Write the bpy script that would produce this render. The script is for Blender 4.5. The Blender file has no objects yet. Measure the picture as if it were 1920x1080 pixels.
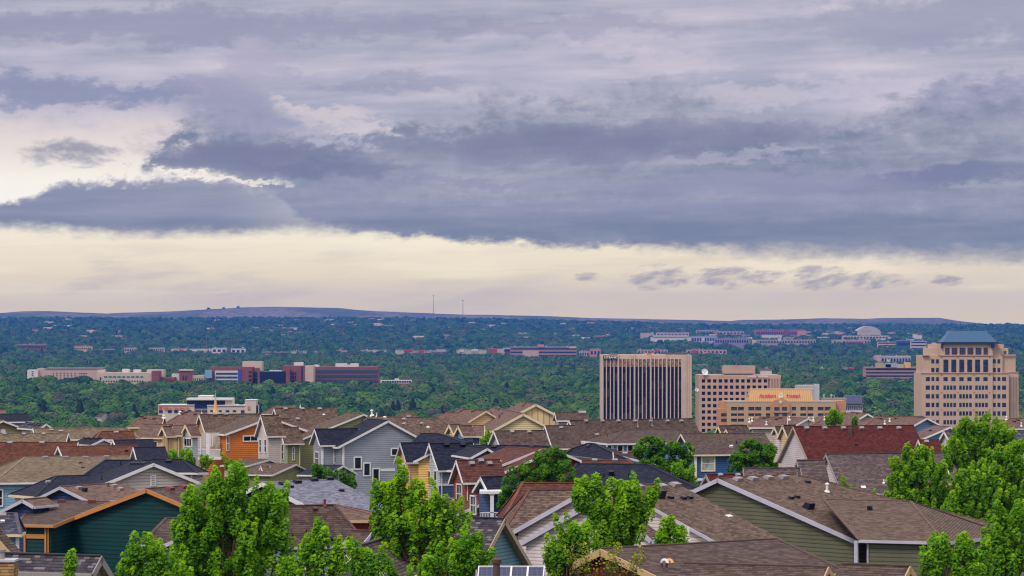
import bpy, bmesh, math, random
import numpy as np
from mathutils import Vector, Matrix
R=math.radians
S=bpy.context.scene
COL=S.collection
F=5333.333; CX=960.0; HY=612.0; CH=62.0     # pixels per unit tangent, photo centre, horizon row, eye height
# ---------------- camera ----------------
cam=bpy.data.cameras.new('camera'); co=bpy.data.objects.new('camera',cam); COL.objects.link(co)
co.location=(0,0,CH); co.rotation_euler=(R(90),0,0)
cam.lens=100; cam.sensor_width=36; cam.shift_y=72/1920; cam.clip_start=1; cam.clip_end=90000
S.camera=co
S.render.engine='CYCLES'
S.view_settings.view_transform='Standard'; S.view_settings.look='None'
S.view_settings.exposure=0.13; S.view_settings.gamma=1
try:
    S.cycles.use_denoising=True; S.cycles.denoiser='OPENIMAGEDENOISE'
    S.cycles.max_bounces=6; S.cycles.transparent_max_bounces=8; S.cycles.volume_bounces=0
    S.cycles.filter_width=1.2
except Exception: pass
SUN_EL, SUN_AZ = R(48), R(215)      # azimuth clockwise from +Y: behind the camera, to the left
sl=bpy.data.lights.new('sun','SUN'); sl.energy=1.5; sl.angle=R(14); sl.color=(1,.93,.86)
so=bpy.data.objects.new('sun',sl); COL.objects.link(so)
sd=Vector((math.sin(SUN_AZ)*math.cos(SUN_EL),math.cos(SUN_AZ)*math.cos(SUN_EL),math.sin(SUN_EL)))
so.rotation_euler=sd.to_track_quat('Z','Y').to_euler(); so.location=(0,0,300)

def lin(r,g=None,b=None):
    if g is None: r,g,b=r
    f=lambda c:(c/255/12.92 if c/255<=.04045 else ((c/255+.055)/1.055)**2.4)
    return (f(r),f(g),f(b),1)
class NT:
    def __init__(s,t): s.t=t; s.n=t.nodes; s.l=t.links
    def node(s,ty,**k):
        n=s.n.new(ty)
        for a,v in k.items(): setattr(n,a,v)
        return n
    def put(s,sock,v):
        if isinstance(v,bpy.types.NodeSocket): s.l.new(v,sock)
        elif v is not None: sock.default_value=v
    def m(s,op,a,b=None,c=None,clamp=False):
        n=s.node('ShaderNodeMath',operation=op); n.use_clamp=clamp
        s.put(n.inputs[0],a); s.put(n.inputs[1],b); s.put(n.inputs[2],c); return n.outputs[0]
    def xyz(s,x,y,z=0.0):
        n=s.node('ShaderNodeCombineXYZ'); s.put(n.inputs[0],x); s.put(n.inputs[1],y); s.put(n.inputs[2],z); return n.outputs[0]
    def sep(s,v):
        n=s.node('ShaderNodeSeparateXYZ'); s.put(n.inputs[0],v); return n.outputs
    def noise(s,vec,scale=1.0,detail=4.0,rough=.5,dist=0.0,dim='3D'):
        n=s.node('ShaderNodeTexNoise'); n.noise_dimensions=dim
        s.put(n.inputs['Vector'],vec); n.inputs['Scale'].default_value=scale; n.inputs['Detail'].default_value=detail
        n.inputs['Roughness'].default_value=rough; n.inputs['Distortion'].default_value=dist; return n.outputs[0]
    def ss(s,v,a,b,lo=0.0,hi=1.0,lin_=False):
        n=s.node('ShaderNodeMapRange'); n.interpolation_type='LINEAR' if lin_ else 'SMOOTHSTEP'
        s.put(n.inputs[0],v); s.put(n.inputs[1],a); s.put(n.inputs[2],b); s.put(n.inputs[3],lo); s.put(n.inputs[4],hi); return n.outputs[0]
    def ramp(s,v,pts,interp='LINEAR'):
        n=s.node('ShaderNodeValToRGB'); cr=n.color_ramp; cr.interpolation=interp
        while len(cr.elements)<len(pts): cr.elements.new(.5)
        for e,(p,c) in zip(cr.elements,sorted(pts,key=lambda q:q[0])): e.position=p; e.color=c
        s.put(n.inputs[0],v); return n.outputs[0]
    def mix(s,f,a,b,bt='MIX'):
        n=s.node('ShaderNodeMix',data_type='RGBA',blend_type=bt)
        s.put(n.inputs[0],f); s.put(n.inputs[6],a); s.put(n.inputs[7],b); return n.outputs[2]
    def curve(s,v,pts):       # points (x, y), both 0..1
        n=s.node('ShaderNodeFloatCurve'); c=n.mapping.curves[0]
        n.mapping.extend='HORIZONTAL'
        pts=sorted(pts)
        c.points[0].location=pts[0]; c.points[1].location=pts[-1]
        for p in pts[1:-1]: c.points.new(*p)
        for p in c.points: p.handle_type='AUTO_CLAMPED'
        n.mapping.update(); s.put(n.inputs[1],v); return n.outputs[0]
# ---------------- sky ----------------
W=bpy.data.worlds.new('World'); S.world=W; W.use_nodes=True
t=NT(W.node_tree); W.node_tree.nodes.clear()
tc=t.node('ShaderNodeTexCoord').outputs['Generated']
nx,ny,nz=t.sep(tc)
M_=lambda a,b: t.m('MULTIPLY',a,b)
A_=lambda a,b: t.m('ADD',a,b)
az=t.m('ARCTAN2',nx,ny)
X=A_(M_(az,5.3333),.96)           # bearing
Y=t.m('SUBTRACT',.612,M_(t.m('ARCSINE',nz),5.3333))   # elevation, growing downward
Xn=t.m('DIVIDE',X,1.92)
def fb(sx,sy,z,det=6,r=.6,shear=0.0,dist=0.0): return t.m('SUBTRACT',t.noise(t.xyz(A_(M_(X,sx),M_(Y,shear)),M_(Y,sy),z),1,det,r,dist),.5)
w1=fb(4.5,10,0.0,10,.6); w2=fb(18,36,4.0,6,.62); w3=fb(46,90,7.0,6,.65,30.0)
bil=A_(fb(8,15,11.0,6,.62,0,.6),M_(fb(30,44,21.0,6,.66,0,.5),.75))                     # billows on upper edges
streak=fb(1.5,17,9.0,6,.58,5.0); streak2=fb(5,44,2.0,6,.6,12.0); soft=fb(2.0,5.0,5.0,6,.55,0,.4); veilN=fb(3.2,13,15.0,6,.6,8.0)
def ry(y): return (y+.4)/1.05
base=t.ramp(t.ss(Y,-.4,.65,lin_=True),[(0,lin(190,193,200)),(ry(-.1),lin(170,171,188)),(ry(.1),lin(172,170,186)),(ry(.18),lin(190,181,197)),(ry(.235),lin(222,208,205)),
  (ry(.29),lin(238,226,214)),(ry(.34),lin(255,247,230)),(ry(.385),lin(255,251,238)),(ry(.44),lin(249,238,214)),(ry(.5),lin(240,226,203)),(ry(.56),lin(229,214,195)),(ry(.61),lin(218,204,190))])
c=base
def lay(c,mask,col,f=1.0): return t.mix(t.m('MULTIPLY',mask,f,clamp=True),c,col)
def cv(pts): return t.curve(Xn,[(p/1920,v/1000) for p,v in pts])
def edge(y,pos,s,below=True):   # 1 below the line (greater Y), soft width s
    a=t.m('SUBTRACT',pos,s); b=A_(pos,s)
    return t.ss(y,a,b) if below else t.ss(y,a,b,1.0,0.0)
def band(y,hi,lo,s1,s2): return M_(edge(y,hi,s1),edge(y,lo,s2,False))
def warp(k1,k2,k3): return A_(Y,A_(M_(w1,k1),A_(M_(w2,k2),M_(w3,k3))))
Yw=warp(.14,.09,.03); Yl=warp(.03,.045,.02); Ys=warp(.07,.05,.03); Yo=warp(.035,.035,.014)
Xw=A_(X,A_(M_(w1,.3),A_(M_(w2,.16),M_(w3,.07))))
def blob(c,x,y,rx,ry_,col,f,s0=.25,s1=1.1,wx=None,wy=None):
    dx=t.m('DIVIDE',t.m('SUBTRACT',wx or Xw,x),rx); dy=t.m('DIVIDE',t.m('SUBTRACT',wy or Yw,y),ry_)
    r=A_(M_(dx,dx),M_(dy,dy)); return lay(c,t.ss(r,s0,s1,1.0,0.0),col,f)
# low bright strip: faint veils
c=lay(c,M_(t.ss(veilN,-.06,.12),M_(band(Y,.47,.60,.02,.02),t.ss(X,.6,1.3,1.0,.35))),lin(206,195,190),.8)
c=lay(c,M_(t.ss(streak2,-.02,.14),band(Y,.46,.61,.02,.02)),lin(228,211,190),.4)
c=lay(c,M_(t.ss(streak,.0,.16),band(Y,.44,.56,.02,.02)),lin(255,244,222),.5)
# upper sheet of grey lavender, paler where it thins
up=M_(edge(Yw,A_(.215,M_(t.ss(X,.30,.55),.14)),.05,False),1.0)
upc=t.ramp(A_(A_(M_(streak,1.3),M_(soft,1.1)),A_(M_(streak2,.5),.5)),[(0,lin(146,149,166)),(.35,lin(166,166,182)),(.6,lin(188,182,196)),(1,lin(218,208,213))])
c=lay(c,up,upc)
for x,y,rx,ry_,col,f in [(.25,.055,.75,.040,(148,148,170),.75),(.10,.175,.26,.034,(138,143,168),.85),(.30,.165,.12,.018,(140,142,170),.6),(1.05,.055,.30,.03,(150,147,170),.5),(1.75,.05,.36,.05,(152,153,174),.75),
   (1.95,.20,.30,.05,(146,146,172),.7),(.72,.155,.20,.018,(152,150,174),.5),(1.25,.12,.14,.02,(208,197,206),.5),(1.40,.18,.16,.03,(204,194,204),.6),(1.62,.16,.18,.03,(206,196,208),.6),(.62,.215,.10,.022,(226,210,206),.6),
   (.68,.245,.09,.014,(226,212,206),.55),(1.10,.205,.10,.012,(214,204,208),.5),(.48,.13,.09,.07,(176,169,188),.7),(.44,.21,.10,.06,(156,151,176),.7)]:
    c=blob(c,x,y,rx,ry_,lin(*col),f,.1,1.2)
# central dark mass, billowed top, streaky body
hi2=cv([(0,330),(250,330),(295,292),(340,258),(420,238),(500,232),(560,258),(620,272),(700,268),(745,252),(790,230),(880,214),(1000,196),(1150,185),(1300,188),(1420,232),(1560,255),(1700,222),(1920,212)])
lo2=cv([(0,328),(285,326),(340,325),(430,331),(500,350),(560,400),(700,440),(1920,470)])
Yb=A_(Yw,M_(bil,.11))
es=cv([(0,14),(330,16),(420,45),(520,40),(600,12),(720,12),(800,26),(950,50),(1300,52),(1920,52)])
m2=M_(M_(t.ss(Yb,t.m('SUBTRACT',hi2,es),A_(hi2,es)),edge(Yl,lo2,.010,False)),t.ss(A_(Xw,M_(bil,.25)),.26,.335))
dk=t.ramp(A_(A_(M_(streak,1.4),M_(soft,1.5)),A_(M_(streak2,.5),A_(M_(bil,.55),.46))),[(0,lin(184,178,190)),(.28,lin(160,161,173)),(.52,lin(140,144,159)),(.78,lin(122,130,148)),(1,lin(110,120,142))])
c=lay(c,m2,dk,.98)
for x,y,rx,ry_,col,f in [(.50,.295,.22,.032,(122,122,146),.75),(.62,.315,.20,.02,(112,116,142),.6),(1.0,.275,.32,.045,(124,124,148),.6),(1.32,.255,.30,.032,(120,121,146),.6),(1.35,.300,.16,.011,(176,169,186),.7),(1.46,.288,.12,.008,(186,180,194),.55),
   (1.62,.33,.30,.02,(160,156,176),.5),(1.78,.335,.24,.024,(108,114,144),.7),(1.05,.345,.16,.016,(156,153,174),.55),(.86,.345,.12,.010,(142,141,164),.5),(1.40,.345,.35,.022,(152,150,174),.6),(1.2,.385,.4,.015,(140,142,168),.5),
   (1.6,.375,.35,.012,(146,147,172),.5)]:
    c=blob(c,x,y,rx,ry_,lin(*col),f,.1,1.2,wy=Ys)
# long low bank
hi1=cv([(0,385),(70,378),(95,358),(200,349),(300,341),(420,334),(500,344),(600,352),(800,358),(1100,362),(1500,370),(1920,372)])
lo1=cv([(0,424),(100,430),(240,441),(330,440),(440,437),(520,432),(620,436),(760,440),(960,444),(1150,445),(1200,465),(1330,471),(1450,481),(1650,484),(1920,494)])
m1=M_(t.ss(A_(Yl,M_(bil,.06)),t.m('SUBTRACT',hi1,t.ss(X,.35,.7,.012,.05)),A_(hi1,t.ss(X,.35,.7,.012,.05))),edge(Yo,lo1,.017,False))
d1=t.ramp(A_(A_(M_(streak2,.6),M_(streak,1.3)),t.ss(Y,.34,.47,.22,.80)),[(0,lin(158,157,172)),(.35,lin(138,141,160)),(.7,lin(120,127,148)),(1,lin(106,116,141))])
c=lay(c,m1,d1,t.ss(X,.45,.6,.98,.80)) if 0 else t.mix(M_(m1,t.ss(X,.40,.62,.98,.72)),c,d1)
c=blob(c,.41,.334,.11,.006,lin(255,246,226),.7,.1,1.1,wx=Xw,wy=Ys)
# ragged scraps of low cloud: an uneven field cut out by soft envelopes
def scraps(c,env,sx,sy,z,shear,col,f,thr=.5):
    n=t.noise(t.xyz(A_(M_(X,sx),M_(Y,shear)),M_(Y,sy),z),1,9,.66,.3)
    return lay(c,t.ss(A_(n,M_(env,.42)),thr+.26,thr+.60),col,f)
def bump(x,y,rx,ry_):
    dx=t.m('DIVIDE',t.m('SUBTRACT',X,x),rx); dy=t.m('DIVIDE',t.m('SUBTRACT',Y,y),ry_); return t.ss(A_(M_(dx,dx),M_(dy,dy)),0,1,1.0,0.0)
e1=None
for q in [(1.235,.522,.10,.040),(1.36,.519,.11,.034),(1.54,.521,.10,.040),(1.645,.526,.10,.030),(1.77,.527,.05,.018),(1.10,.517,.04,.016),(1.43,.522,.08,.022)]:
    b=bump(*q); e1=b if e1 is None else t.m('MAXIMUM',e1,b)
c=scraps(c,e1,26,62,3.0,34.0,lin(150,142,156),.72,.46)
c=scraps(c,bump(.13,.292,.15,.045),14,34,8.0,-6.0,lin(146,144,158),.85,.44)
c=scraps(c,bump(.30,.27,.10,.05),16,36,18.0,-8.0,lin(170,163,178),.5,.46)
c=t.mix(1.0,c,t.ramp(t.ss(Y,.30,.62,lin_=True),[(0,(1.0,1.0,1.0,1)),(.3,(1.03,1.03,1.0,1)),(.6,(1.22,1.17,.93,1)),(.85,(1.52,1.40,.86,1)),(1,(1.84,1.62,.82,1))]),'MULTIPLY')
# high overcast overhead lights the ground
zen=t.ss(nz,.13,.55); c=t.mix(zen,c,(1.04,1.03,1.08,1))
c=t.mix(t.ss(nz,-.06,-.02,1.0,0.0),c,(.10,.12,.10,1))
sky=t.node('ShaderNodeTexSky',sky_type='NISHITA'); sky.sun_disc=False; sky.sun_elevation=SUN_EL; sky.sun_rotation=SUN_AZ
bg1=t.node('ShaderNodeBackground'); t.put(bg1.inputs[0],sky.outputs[0]); bg1.inputs[1].default_value=.09
bg2=t.node('ShaderNodeBackground'); t.put(bg2.inputs[0],c); bg2.inputs[1].default_value=1.0
mx=t.node('ShaderNodeMixShader'); mx.inputs[0].default_value=.97; t.l.new(bg1.outputs[0],mx.inputs[1]); t.l.new(bg2.outputs[0],mx.inputs[2])
wo=t.node('ShaderNodeOutputWorld'); t.l.new(mx.outputs[0],wo.inputs[0])
try: W.cycles.sampling_method='MANUAL'; W.cycles.sample_map_resolution=256
except Exception: pass
# ---------------- helpers ----------------
def at(px,py,d): return Vector(((px-CX)/F*d,d,CH-(py-HY)/F*d))
def X_(px,d): return (px-CX)/F*d
def Z_(py,d): return CH-(py-HY)/F*d
_gk=[(-400,60),(0,60),(60,51),(110,46),(150,44),(340,41),(480,32),(760,12),(1000,3),(1400,0),(5000,0)]
def gz(x,d):
    if d<=5000:
        for (a,za),(b,zb) in zip(_gk,_gk[1:]):
            if d<=b: return za+(zb-za)*(d-a)/(b-a) if d>=a else za
        return 0
    u=CX+x/d*F
    hf=84-24*min(1,max(0,(u-850)/500))
    return hf*(d-5000)/5000 if d<10000 else hf
def mesh_obj(name,bm,mats,parent=None,kind=None,smooth=False):
    me=bpy.data.meshes.new(name)
    if isinstance(bm,bmesh.types.BMesh):
        bmesh.ops.recalc_face_normals(bm,faces=bm.faces[:]) if not getattr(bm,'_keep',False) else None
        uvl=bm.loops.layers.uv.verify()
        for f in bm.faces:
            n=f.normal if f.normal.length>0 else Vector((0,0,1))
            tt=Vector((0,0,1)).cross(n)
            if tt.length<.05: tt=Vector((1,0,0))
            tt.normalize(); vv=n.cross(tt)
            for lp in f.loops: lp[uvl].uv=(lp.vert.co.dot(tt),lp.vert.co.dot(vv))
            if smooth: f.smooth=True
        bm.to_mesh(me); bm.free()
    else: me=bm
    for m in (mats if isinstance(mats,(list,tuple)) else [mats]): me.materials.append(m)
    o=bpy.data.objects.new(name,me); COL.objects.link(o)
    if parent is not None:
        o.parent=parent; wl=parent_world(parent); me.transform(Matrix.Translation(-wl))
    if kind: o['kind']=kind
    return o
def parent_world(p):
    v=Vector((0,0,0))
    while p is not None: v=v+p.location; p=p.parent
    return v
def thing(name,label,cat,loc,group=None):
    o=bpy.data.objects.new(name,None); COL.objects.link(o); o.location=loc; o.empty_display_size=.5
    o['label']=label; o['category']=cat
    if group: o['group']=group
    return o
def tag(o,label,cat,group=None):
    o['label']=label; o['category']=cat
    if group: o['group']=group
    return o
def box(bm,x0,x1,y0,y1,z0,z1,mi=0):
    v=[bm.verts.new(p) for p in [(x0,y0,z0),(x1,y0,z0),(x1,y1,z0),(x0,y1,z0),(x0,y0,z1),(x1,y0,z1),(x1,y1,z1),(x0,y1,z1)]]
    for f in [(0,1,5,4),(1,2,6,5),(2,3,7,6),(3,0,4,7),(4,5,6,7),(3,2,1,0)]:
        bm.faces.new([v[i] for i in f]).material_index=mi
def beam(bm,p,q,w,h,up=Vector((0,0,1)),ztop=0.0,mi=0):
    """bar from p to q, w wide sideways, h deep below the line (shifted up by ztop)"""
    p=Vector(p); q=Vector(q); d=(q-p)
    if d.length<1e-4: return
    s=d.cross(up)
    if s.length<1e-5: s=Vector((1,0,0))
    s.normalize(); n=s.cross(d).normalized()
    if n.dot(up)<0: n=-n
    a=s*(w/2); t0=n*ztop; b0=n*(ztop-h)
    v=[bm.verts.new(x) for x in [p-a+b0,p+a+b0,p+a+t0,p-a+t0,q-a+b0,q+a+b0,q+a+t0,q-a+t0]]
    for f in [(0,1,2,3),(5,4,7,6),(1,5,6,2),(4,0,3,7),(3,2,6,7),(0,4,5,1)]:
        bm.faces.new([v[i] for i in f]).material_index=mi
def tube(bm,p,q,r0,r1,n=8,mi=0,cap=True):
    p=Vector(p); q=Vector(q); d=(q-p).normalized()
    s=d.orthogonal().normalized(); u=d.cross(s)
    A=[];B=[]
    for i in range(n):
        a=2*math.pi*i/n; e=s*math.cos(a)+u*math.sin(a)
        A.append(bm.verts.new(p+e*r0)); B.append(bm.verts.new(q+e*r1))
    for i in range(n):
        j=(i+1)%n; bm.faces.new([A[i],A[j],B[j],B[i]]).material_index=mi
    if cap:
        bm.faces.new(B).material_index=mi; bm.faces.new(A[::-1]).material_index=mi
# ---------------- materials ----------------
def newmat(name):
    m=bpy.data.materials.new(name); m.use_nodes=True; m.node_tree.nodes.clear(); t=NT(m.node_tree)
    p=t.node('ShaderNodeBsdfPrincipled'); o=t.node('ShaderNodeOutputMaterial'); t.l.new(p.outputs[0],o.inputs[0])
    return m,t,p
def sc(c,k): return (c[0]*k,c[1]*k,c[2]*k,1)
def plain(name,c,rough=.6,var=.12,metal=0,spec=.3,nscale=1.5):
    m,t,p=newmat(name)
    g=t.node('ShaderNodeNewGeometry').outputs['Position']
    n=t.noise(g,nscale,5,.6)
    t.put(p.inputs['Base Color'],t.mix(t.ss(n,.3,.7),sc(c,1-var),sc(c,1+var)))
    p.inputs['Roughness'].default_value=rough; p.inputs['Metallic'].default_value=metal; p.inputs['Specular IOR Level'].default_value=spec
    return m
def shingle(name,a,b,accent=None,row=.16,tab=.27,patch=.25):
    m,t,p=newmat(name)
    uv=t.node('ShaderNodeUVMap').outputs[0]
    br=t.node('ShaderNodeTexBrick'); t.put(br.inputs['Vector'],uv); br.offset=.37; br.squash=1; br.inputs['Scale'].default_value=1
    br.inputs['Color1'].default_value=(0,0,0,1); br.inputs['Color2'].default_value=(1,1,1,1); br.inputs['Mortar'].default_value=(.5,.5,.5,1)
    br.inputs['Mortar Size'].default_value=0; br.inputs['Brick Width'].default_value=tab; br.inputs['Row Height'].default_value=row
    pos=t.node('ShaderNodeNewGeometry').outputs['Position']
    big=t.noise(pos,.35,5,.6); fine=t.noise(pos,9,3,.6)
    u,v,_=t.sep(uv)
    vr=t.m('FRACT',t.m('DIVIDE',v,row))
    f=t.m('ADD',t.m('MULTIPLY',br.outputs[0],.62),t.m('MULTIPLY',t.m('SUBTRACT',fine,.5),.9),clamp=True)
    col=t.mix(f,sc(a,.78),sc(b,1.06))
    if accent is not None:
        br2=t.node('ShaderNodeTexWhiteNoise',noise_dimensions='2D')
        cell=t.xyz(t.m('FLOOR',t.m('DIVIDE',t.m('ADD',u,t.m('MULTIPLY',t.m('FLOOR',t.m('DIVIDE',v,row)),.117)),.23)),t.m('FLOOR',t.m('DIVIDE',v,row)))
        t.put(br2.inputs[0],cell)
        col=t.mix(t.ss(br2.outputs[0],.84,.88,0,.65),col,accent)
    col=t.mix(t.ss(big,.3,.7,0,patch),col,sc(a,.72))
    streakn=t.noise(t.xyz(t.m('MULTIPLY',u,1.6),t.m('MULTIPLY',v,4.5)),1,4,.6)
    col=t.mix(t.ss(streakn,.5,.7,0,.16),col,sc(b,1.1))
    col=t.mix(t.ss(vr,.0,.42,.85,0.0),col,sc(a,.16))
    t.put(p.inputs['Base Color'],col); p.inputs['Roughness'].default_value=.9; p.inputs['Specular IOR Level'].default_value=.15
    bp=t.node('ShaderNodeBump'); bp.inputs['Strength'].default_value=.5; bp.inputs['Distance'].default_value=.03
    t.put(bp.inputs['Height'],t.m('ADD',t.m('MULTIPLY',br.outputs[0],.4),t.m('SUBTRACT',1.0,vr))); t.put(p.inputs['Normal'],bp.outputs[0])
    return m
def siding(name,c,lap=.2,vertical=False,dark=.45):
    m,t,p=newmat(name)
    pos=t.node('ShaderNodeNewGeometry').outputs['Position']; z=t.sep(pos)[2]
    u=t.sep(t.node('ShaderNodeUVMap').outputs[0])[0]
    q=t.m('FRACT',t.m('DIVIDE',u if vertical else z,lap))
    n=t.noise(pos,.5,5,.6); idn=t.node('ShaderNodeTexWhiteNoise',noise_dimensions='1D'); t.put(idn.inputs['W'],t.m('FLOOR',t.m('DIVIDE',u if vertical else z,lap)))
    col=t.mix(t.ss(n,.3,.7),sc(c,.88),sc(c,1.1)); col=t.mix(t.m('MULTIPLY',idn.outputs[0],.16),col,sc(c,.75))
    if vertical: ln=t.ss(t.m('ABSOLUTE',t.m('SUBTRACT',q,.5)),.40,.46)
    else: ln=t.ss(q,.0,.34,1.0,0.0)
    t.put(p.inputs['Base Color'],t.mix(t.m('MULTIPLY',ln,1.25-dark),col,sc(c,.18)))
    p.inputs['Roughness'].default_value=.65; p.inputs['Specular IOR Level'].default_value=.25
    bp=t.node('ShaderNodeBump'); bp.inputs['Strength'].default_value=.6; bp.inputs['Distance'].default_value=.03
    t.put(bp.inputs['Height'],t.m('SUBTRACT',1.0,q if not vertical else ln)); t.put(p.inputs['Normal'],bp.outputs[0])
    return m
RF={
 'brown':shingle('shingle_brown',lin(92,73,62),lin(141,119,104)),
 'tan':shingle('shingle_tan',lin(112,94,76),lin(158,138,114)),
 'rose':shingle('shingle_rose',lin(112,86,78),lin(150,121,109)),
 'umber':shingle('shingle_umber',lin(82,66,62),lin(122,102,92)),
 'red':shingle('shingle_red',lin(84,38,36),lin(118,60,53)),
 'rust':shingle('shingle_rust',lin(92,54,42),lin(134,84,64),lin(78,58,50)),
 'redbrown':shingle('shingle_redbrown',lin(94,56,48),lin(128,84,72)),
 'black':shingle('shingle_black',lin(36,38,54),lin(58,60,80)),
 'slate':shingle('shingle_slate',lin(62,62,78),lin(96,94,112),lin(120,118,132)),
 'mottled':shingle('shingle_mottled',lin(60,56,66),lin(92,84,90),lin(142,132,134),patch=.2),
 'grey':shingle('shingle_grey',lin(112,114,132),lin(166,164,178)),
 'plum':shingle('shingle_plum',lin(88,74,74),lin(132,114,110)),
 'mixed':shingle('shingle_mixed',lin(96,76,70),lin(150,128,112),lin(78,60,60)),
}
CAP={k:plain('cap_'+k,sc(v,.72),.9,.2) for k,v in dict(brown=lin(120,92,80),tan=lin(150,128,108),rose=lin(138,104,92),umber=lin(104,82,76),red=lin(128,62,56),rust=lin(140,84,62),
   redbrown=lin(140,84,72),black=lin(46,50,66),slate=lin(100,98,114),mottled=lin(70,66,76),grey=lin(166,166,182),plum=lin(92,88,98),mixed=lin(120,84,76)).items()}
SD={}
def sd_(k,rgb,lap=.2,v=False,dark=.45): SD[k]=siding('siding_'+k,lin(*rgb),lap,v,dark)
sd_('darkgreen',(16,62,64),.24); sd_('olive',(104,104,82),.24); sd_('grey',(150,154,166),.2); sd_('green',(146,144,96),.2); sd_('palegreen',(172,180,150),.2)
sd_('orange',(208,120,52),.22); sd_('yellow',(240,190,110),.2); sd_('gold',(236,176,84),.4,True); sd_('cream',(226,200,152),.22); sd_('creamboard',(222,196,148),.75,True,.55)
sd_('tanboard',(196,164,118),.45,True); sd_('blue',(52,86,134),.2); sd_('navy',(46,62,104),.2); sd_('lightblue',(130,170,200),.2); sd_('skyblue',(112,146,180),.2)
sd_('teal',(104,138,152),.17); sd_('pinkwhite',(222,206,206),.2,False,.6); sd_('beige',(200,186,178),.2,False,.6); sd_('taupe',(190,178,170),.22,False,.5); sd_('brick',(150,78,66),.2)
sd_('darkred',(136,40,34),.22); sd_('maroon',(112,36,36),.35,True); sd_('bluegrey',(150,156,178),.22); sd_('slateblue',(70,92,128),.2); sd_('whiteboard',(214,208,206),.35,True); sd_('khaki',(140,130,96),.2)
sd_('palegrey',(186,190,198),.2); sd_('stone',(176,150,120),.25)
TR={k:plain('trim_'+k,lin(*v),.5,.06) for k,v in dict(white=(226,222,222),cream=(226,206,172),tan=(200,168,124),orange=(196,130,72),lavender=(188,184,200),grey=(150,146,142),taupe=(176,156,134),dark=(90,84,84)).items()}
SOF=plain('soffit',lin(150,138,130),.8,.1)
def glassmat(name,c,rough=.08,spec=.5,refl=None):
    m,t,p=newmat(name); pos=t.node('ShaderNodeNewGeometry').outputs['Position']
    n=t.noise(pos,.9,2,.5); t.put(p.inputs['Base Color'],t.mix(t.ss(n,.4,.6),sc(c,.7),sc(c,1.6)))
    p.inputs['Roughness'].default_value=rough; p.inputs['Specular IOR Level'].default_value=spec; return m
GL=glassmat('glass_dark',(.012,.014,.02,1),.12,.35); GLB=glassmat('glass_blind',lin(140,142,138),.4,.3); GLBL=glassmat('glass_blue',lin(30,44,84),.15,.4)
METAL=plain('vent_metal',lin(150,142,142),.5,.15,.1); BLACKM=plain('vent_black',lin(30,30,40),.5,.1); COPPER=plain('vent_rust',lin(120,60,58),.6,.2); WHITEM=plain('pipe_white',lin(235,230,222),.4,.05); BROWNM=plain('pipe_brown',lin(90,66,60),.6,.2)
# ---------------- house blocks: a ridge A-B with a slope on its left and right ----------------
class Geo: pass
def _corn(P):
    ax,d,yaw,L,rl,rr,pl,pr,H,ia,ib=P
    u=np.array([math.sin(yaw),math.cos(yaw)]); v=np.array([u[1],-u[0]])
    a=np.array([(ax-CX)/F*d,d]); b=a+u*L; z=CH-H
    o={}
    for k,q,s,i in (('A',a,-1,ia),('B',b,1,ib)):
        o[k]=(q[0],q[1],z)
        e=q+u*s*i
        l=e-v*rl; r=e+v*rr
        o[k+'L']=(l[0],l[1],z-rl*pl); o[k+'R']=(r[0],r[1],z-rr*pr)
    return o
def _proj(p): return (CX+p[0]/p[1]*F, HY-(p[2]-CH)/p[1]*F)
def fit(c,H,yaw,L,r,p,hip,sH=.25,sy=20,sp=.15,ia0=None):
    ax,ay=c['A']; d0=H*F/(ay-HY)
    ia=r if 'A' in hip else 0.; ib=r if 'B' in hip else 0.
    if ia0 is not None: ia=ia0
    prior=np.array([ax,d0,R(yaw),L,r,r,p,p,H,ia,ib],float)
    sig=np.array([50,40,R(sy),4,2.2,2.2,sp,sp,sH,1.2 if ia>0 else 4. if ia else .0001,1.2 if ib else .0001])
    P=prior.copy(); keys=[k for k in c]
    def res(P):
        o=_corn(P); r_=[]
        for k in keys:
            x,y=_proj(o[k]); r_+= [(x-c[k][0])/1.0,(y-c[k][1])/.5]
        return np.concatenate([r_,(P-prior)/sig,[(P[4]-P[5])/1.5,(P[6]-P[7])/.1]])
    lam=1e-2; e=res(P); cost=e@e
    for it in range(60):
        J=np.empty((len(e),11))
        for i in range(11):
            h=1e-4 if i not in (0,) else 1e-2
            Q=P.copy(); Q[i]+=h; J[:,i]=(res(Q)-e)/h
        A=J.T@J; g=J.T@e
        st=np.linalg.solve(A+lam*np.diag(np.diag(A)),-g); Q=P+st
        Q[3]=max(Q[3],1.0);Q[4]=max(Q[4],.6);Q[5]=max(Q[5],.6)
        e2=res(Q); c2=e2@e2
        if c2<cost:
            dc=cost-c2; P,e,cost=Q,e2,c2; lam*=.4
            if dc<1e-5: break
        else: lam*=4
        if lam>1e9: break
    return P,cost
FITLOG=[]
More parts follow.
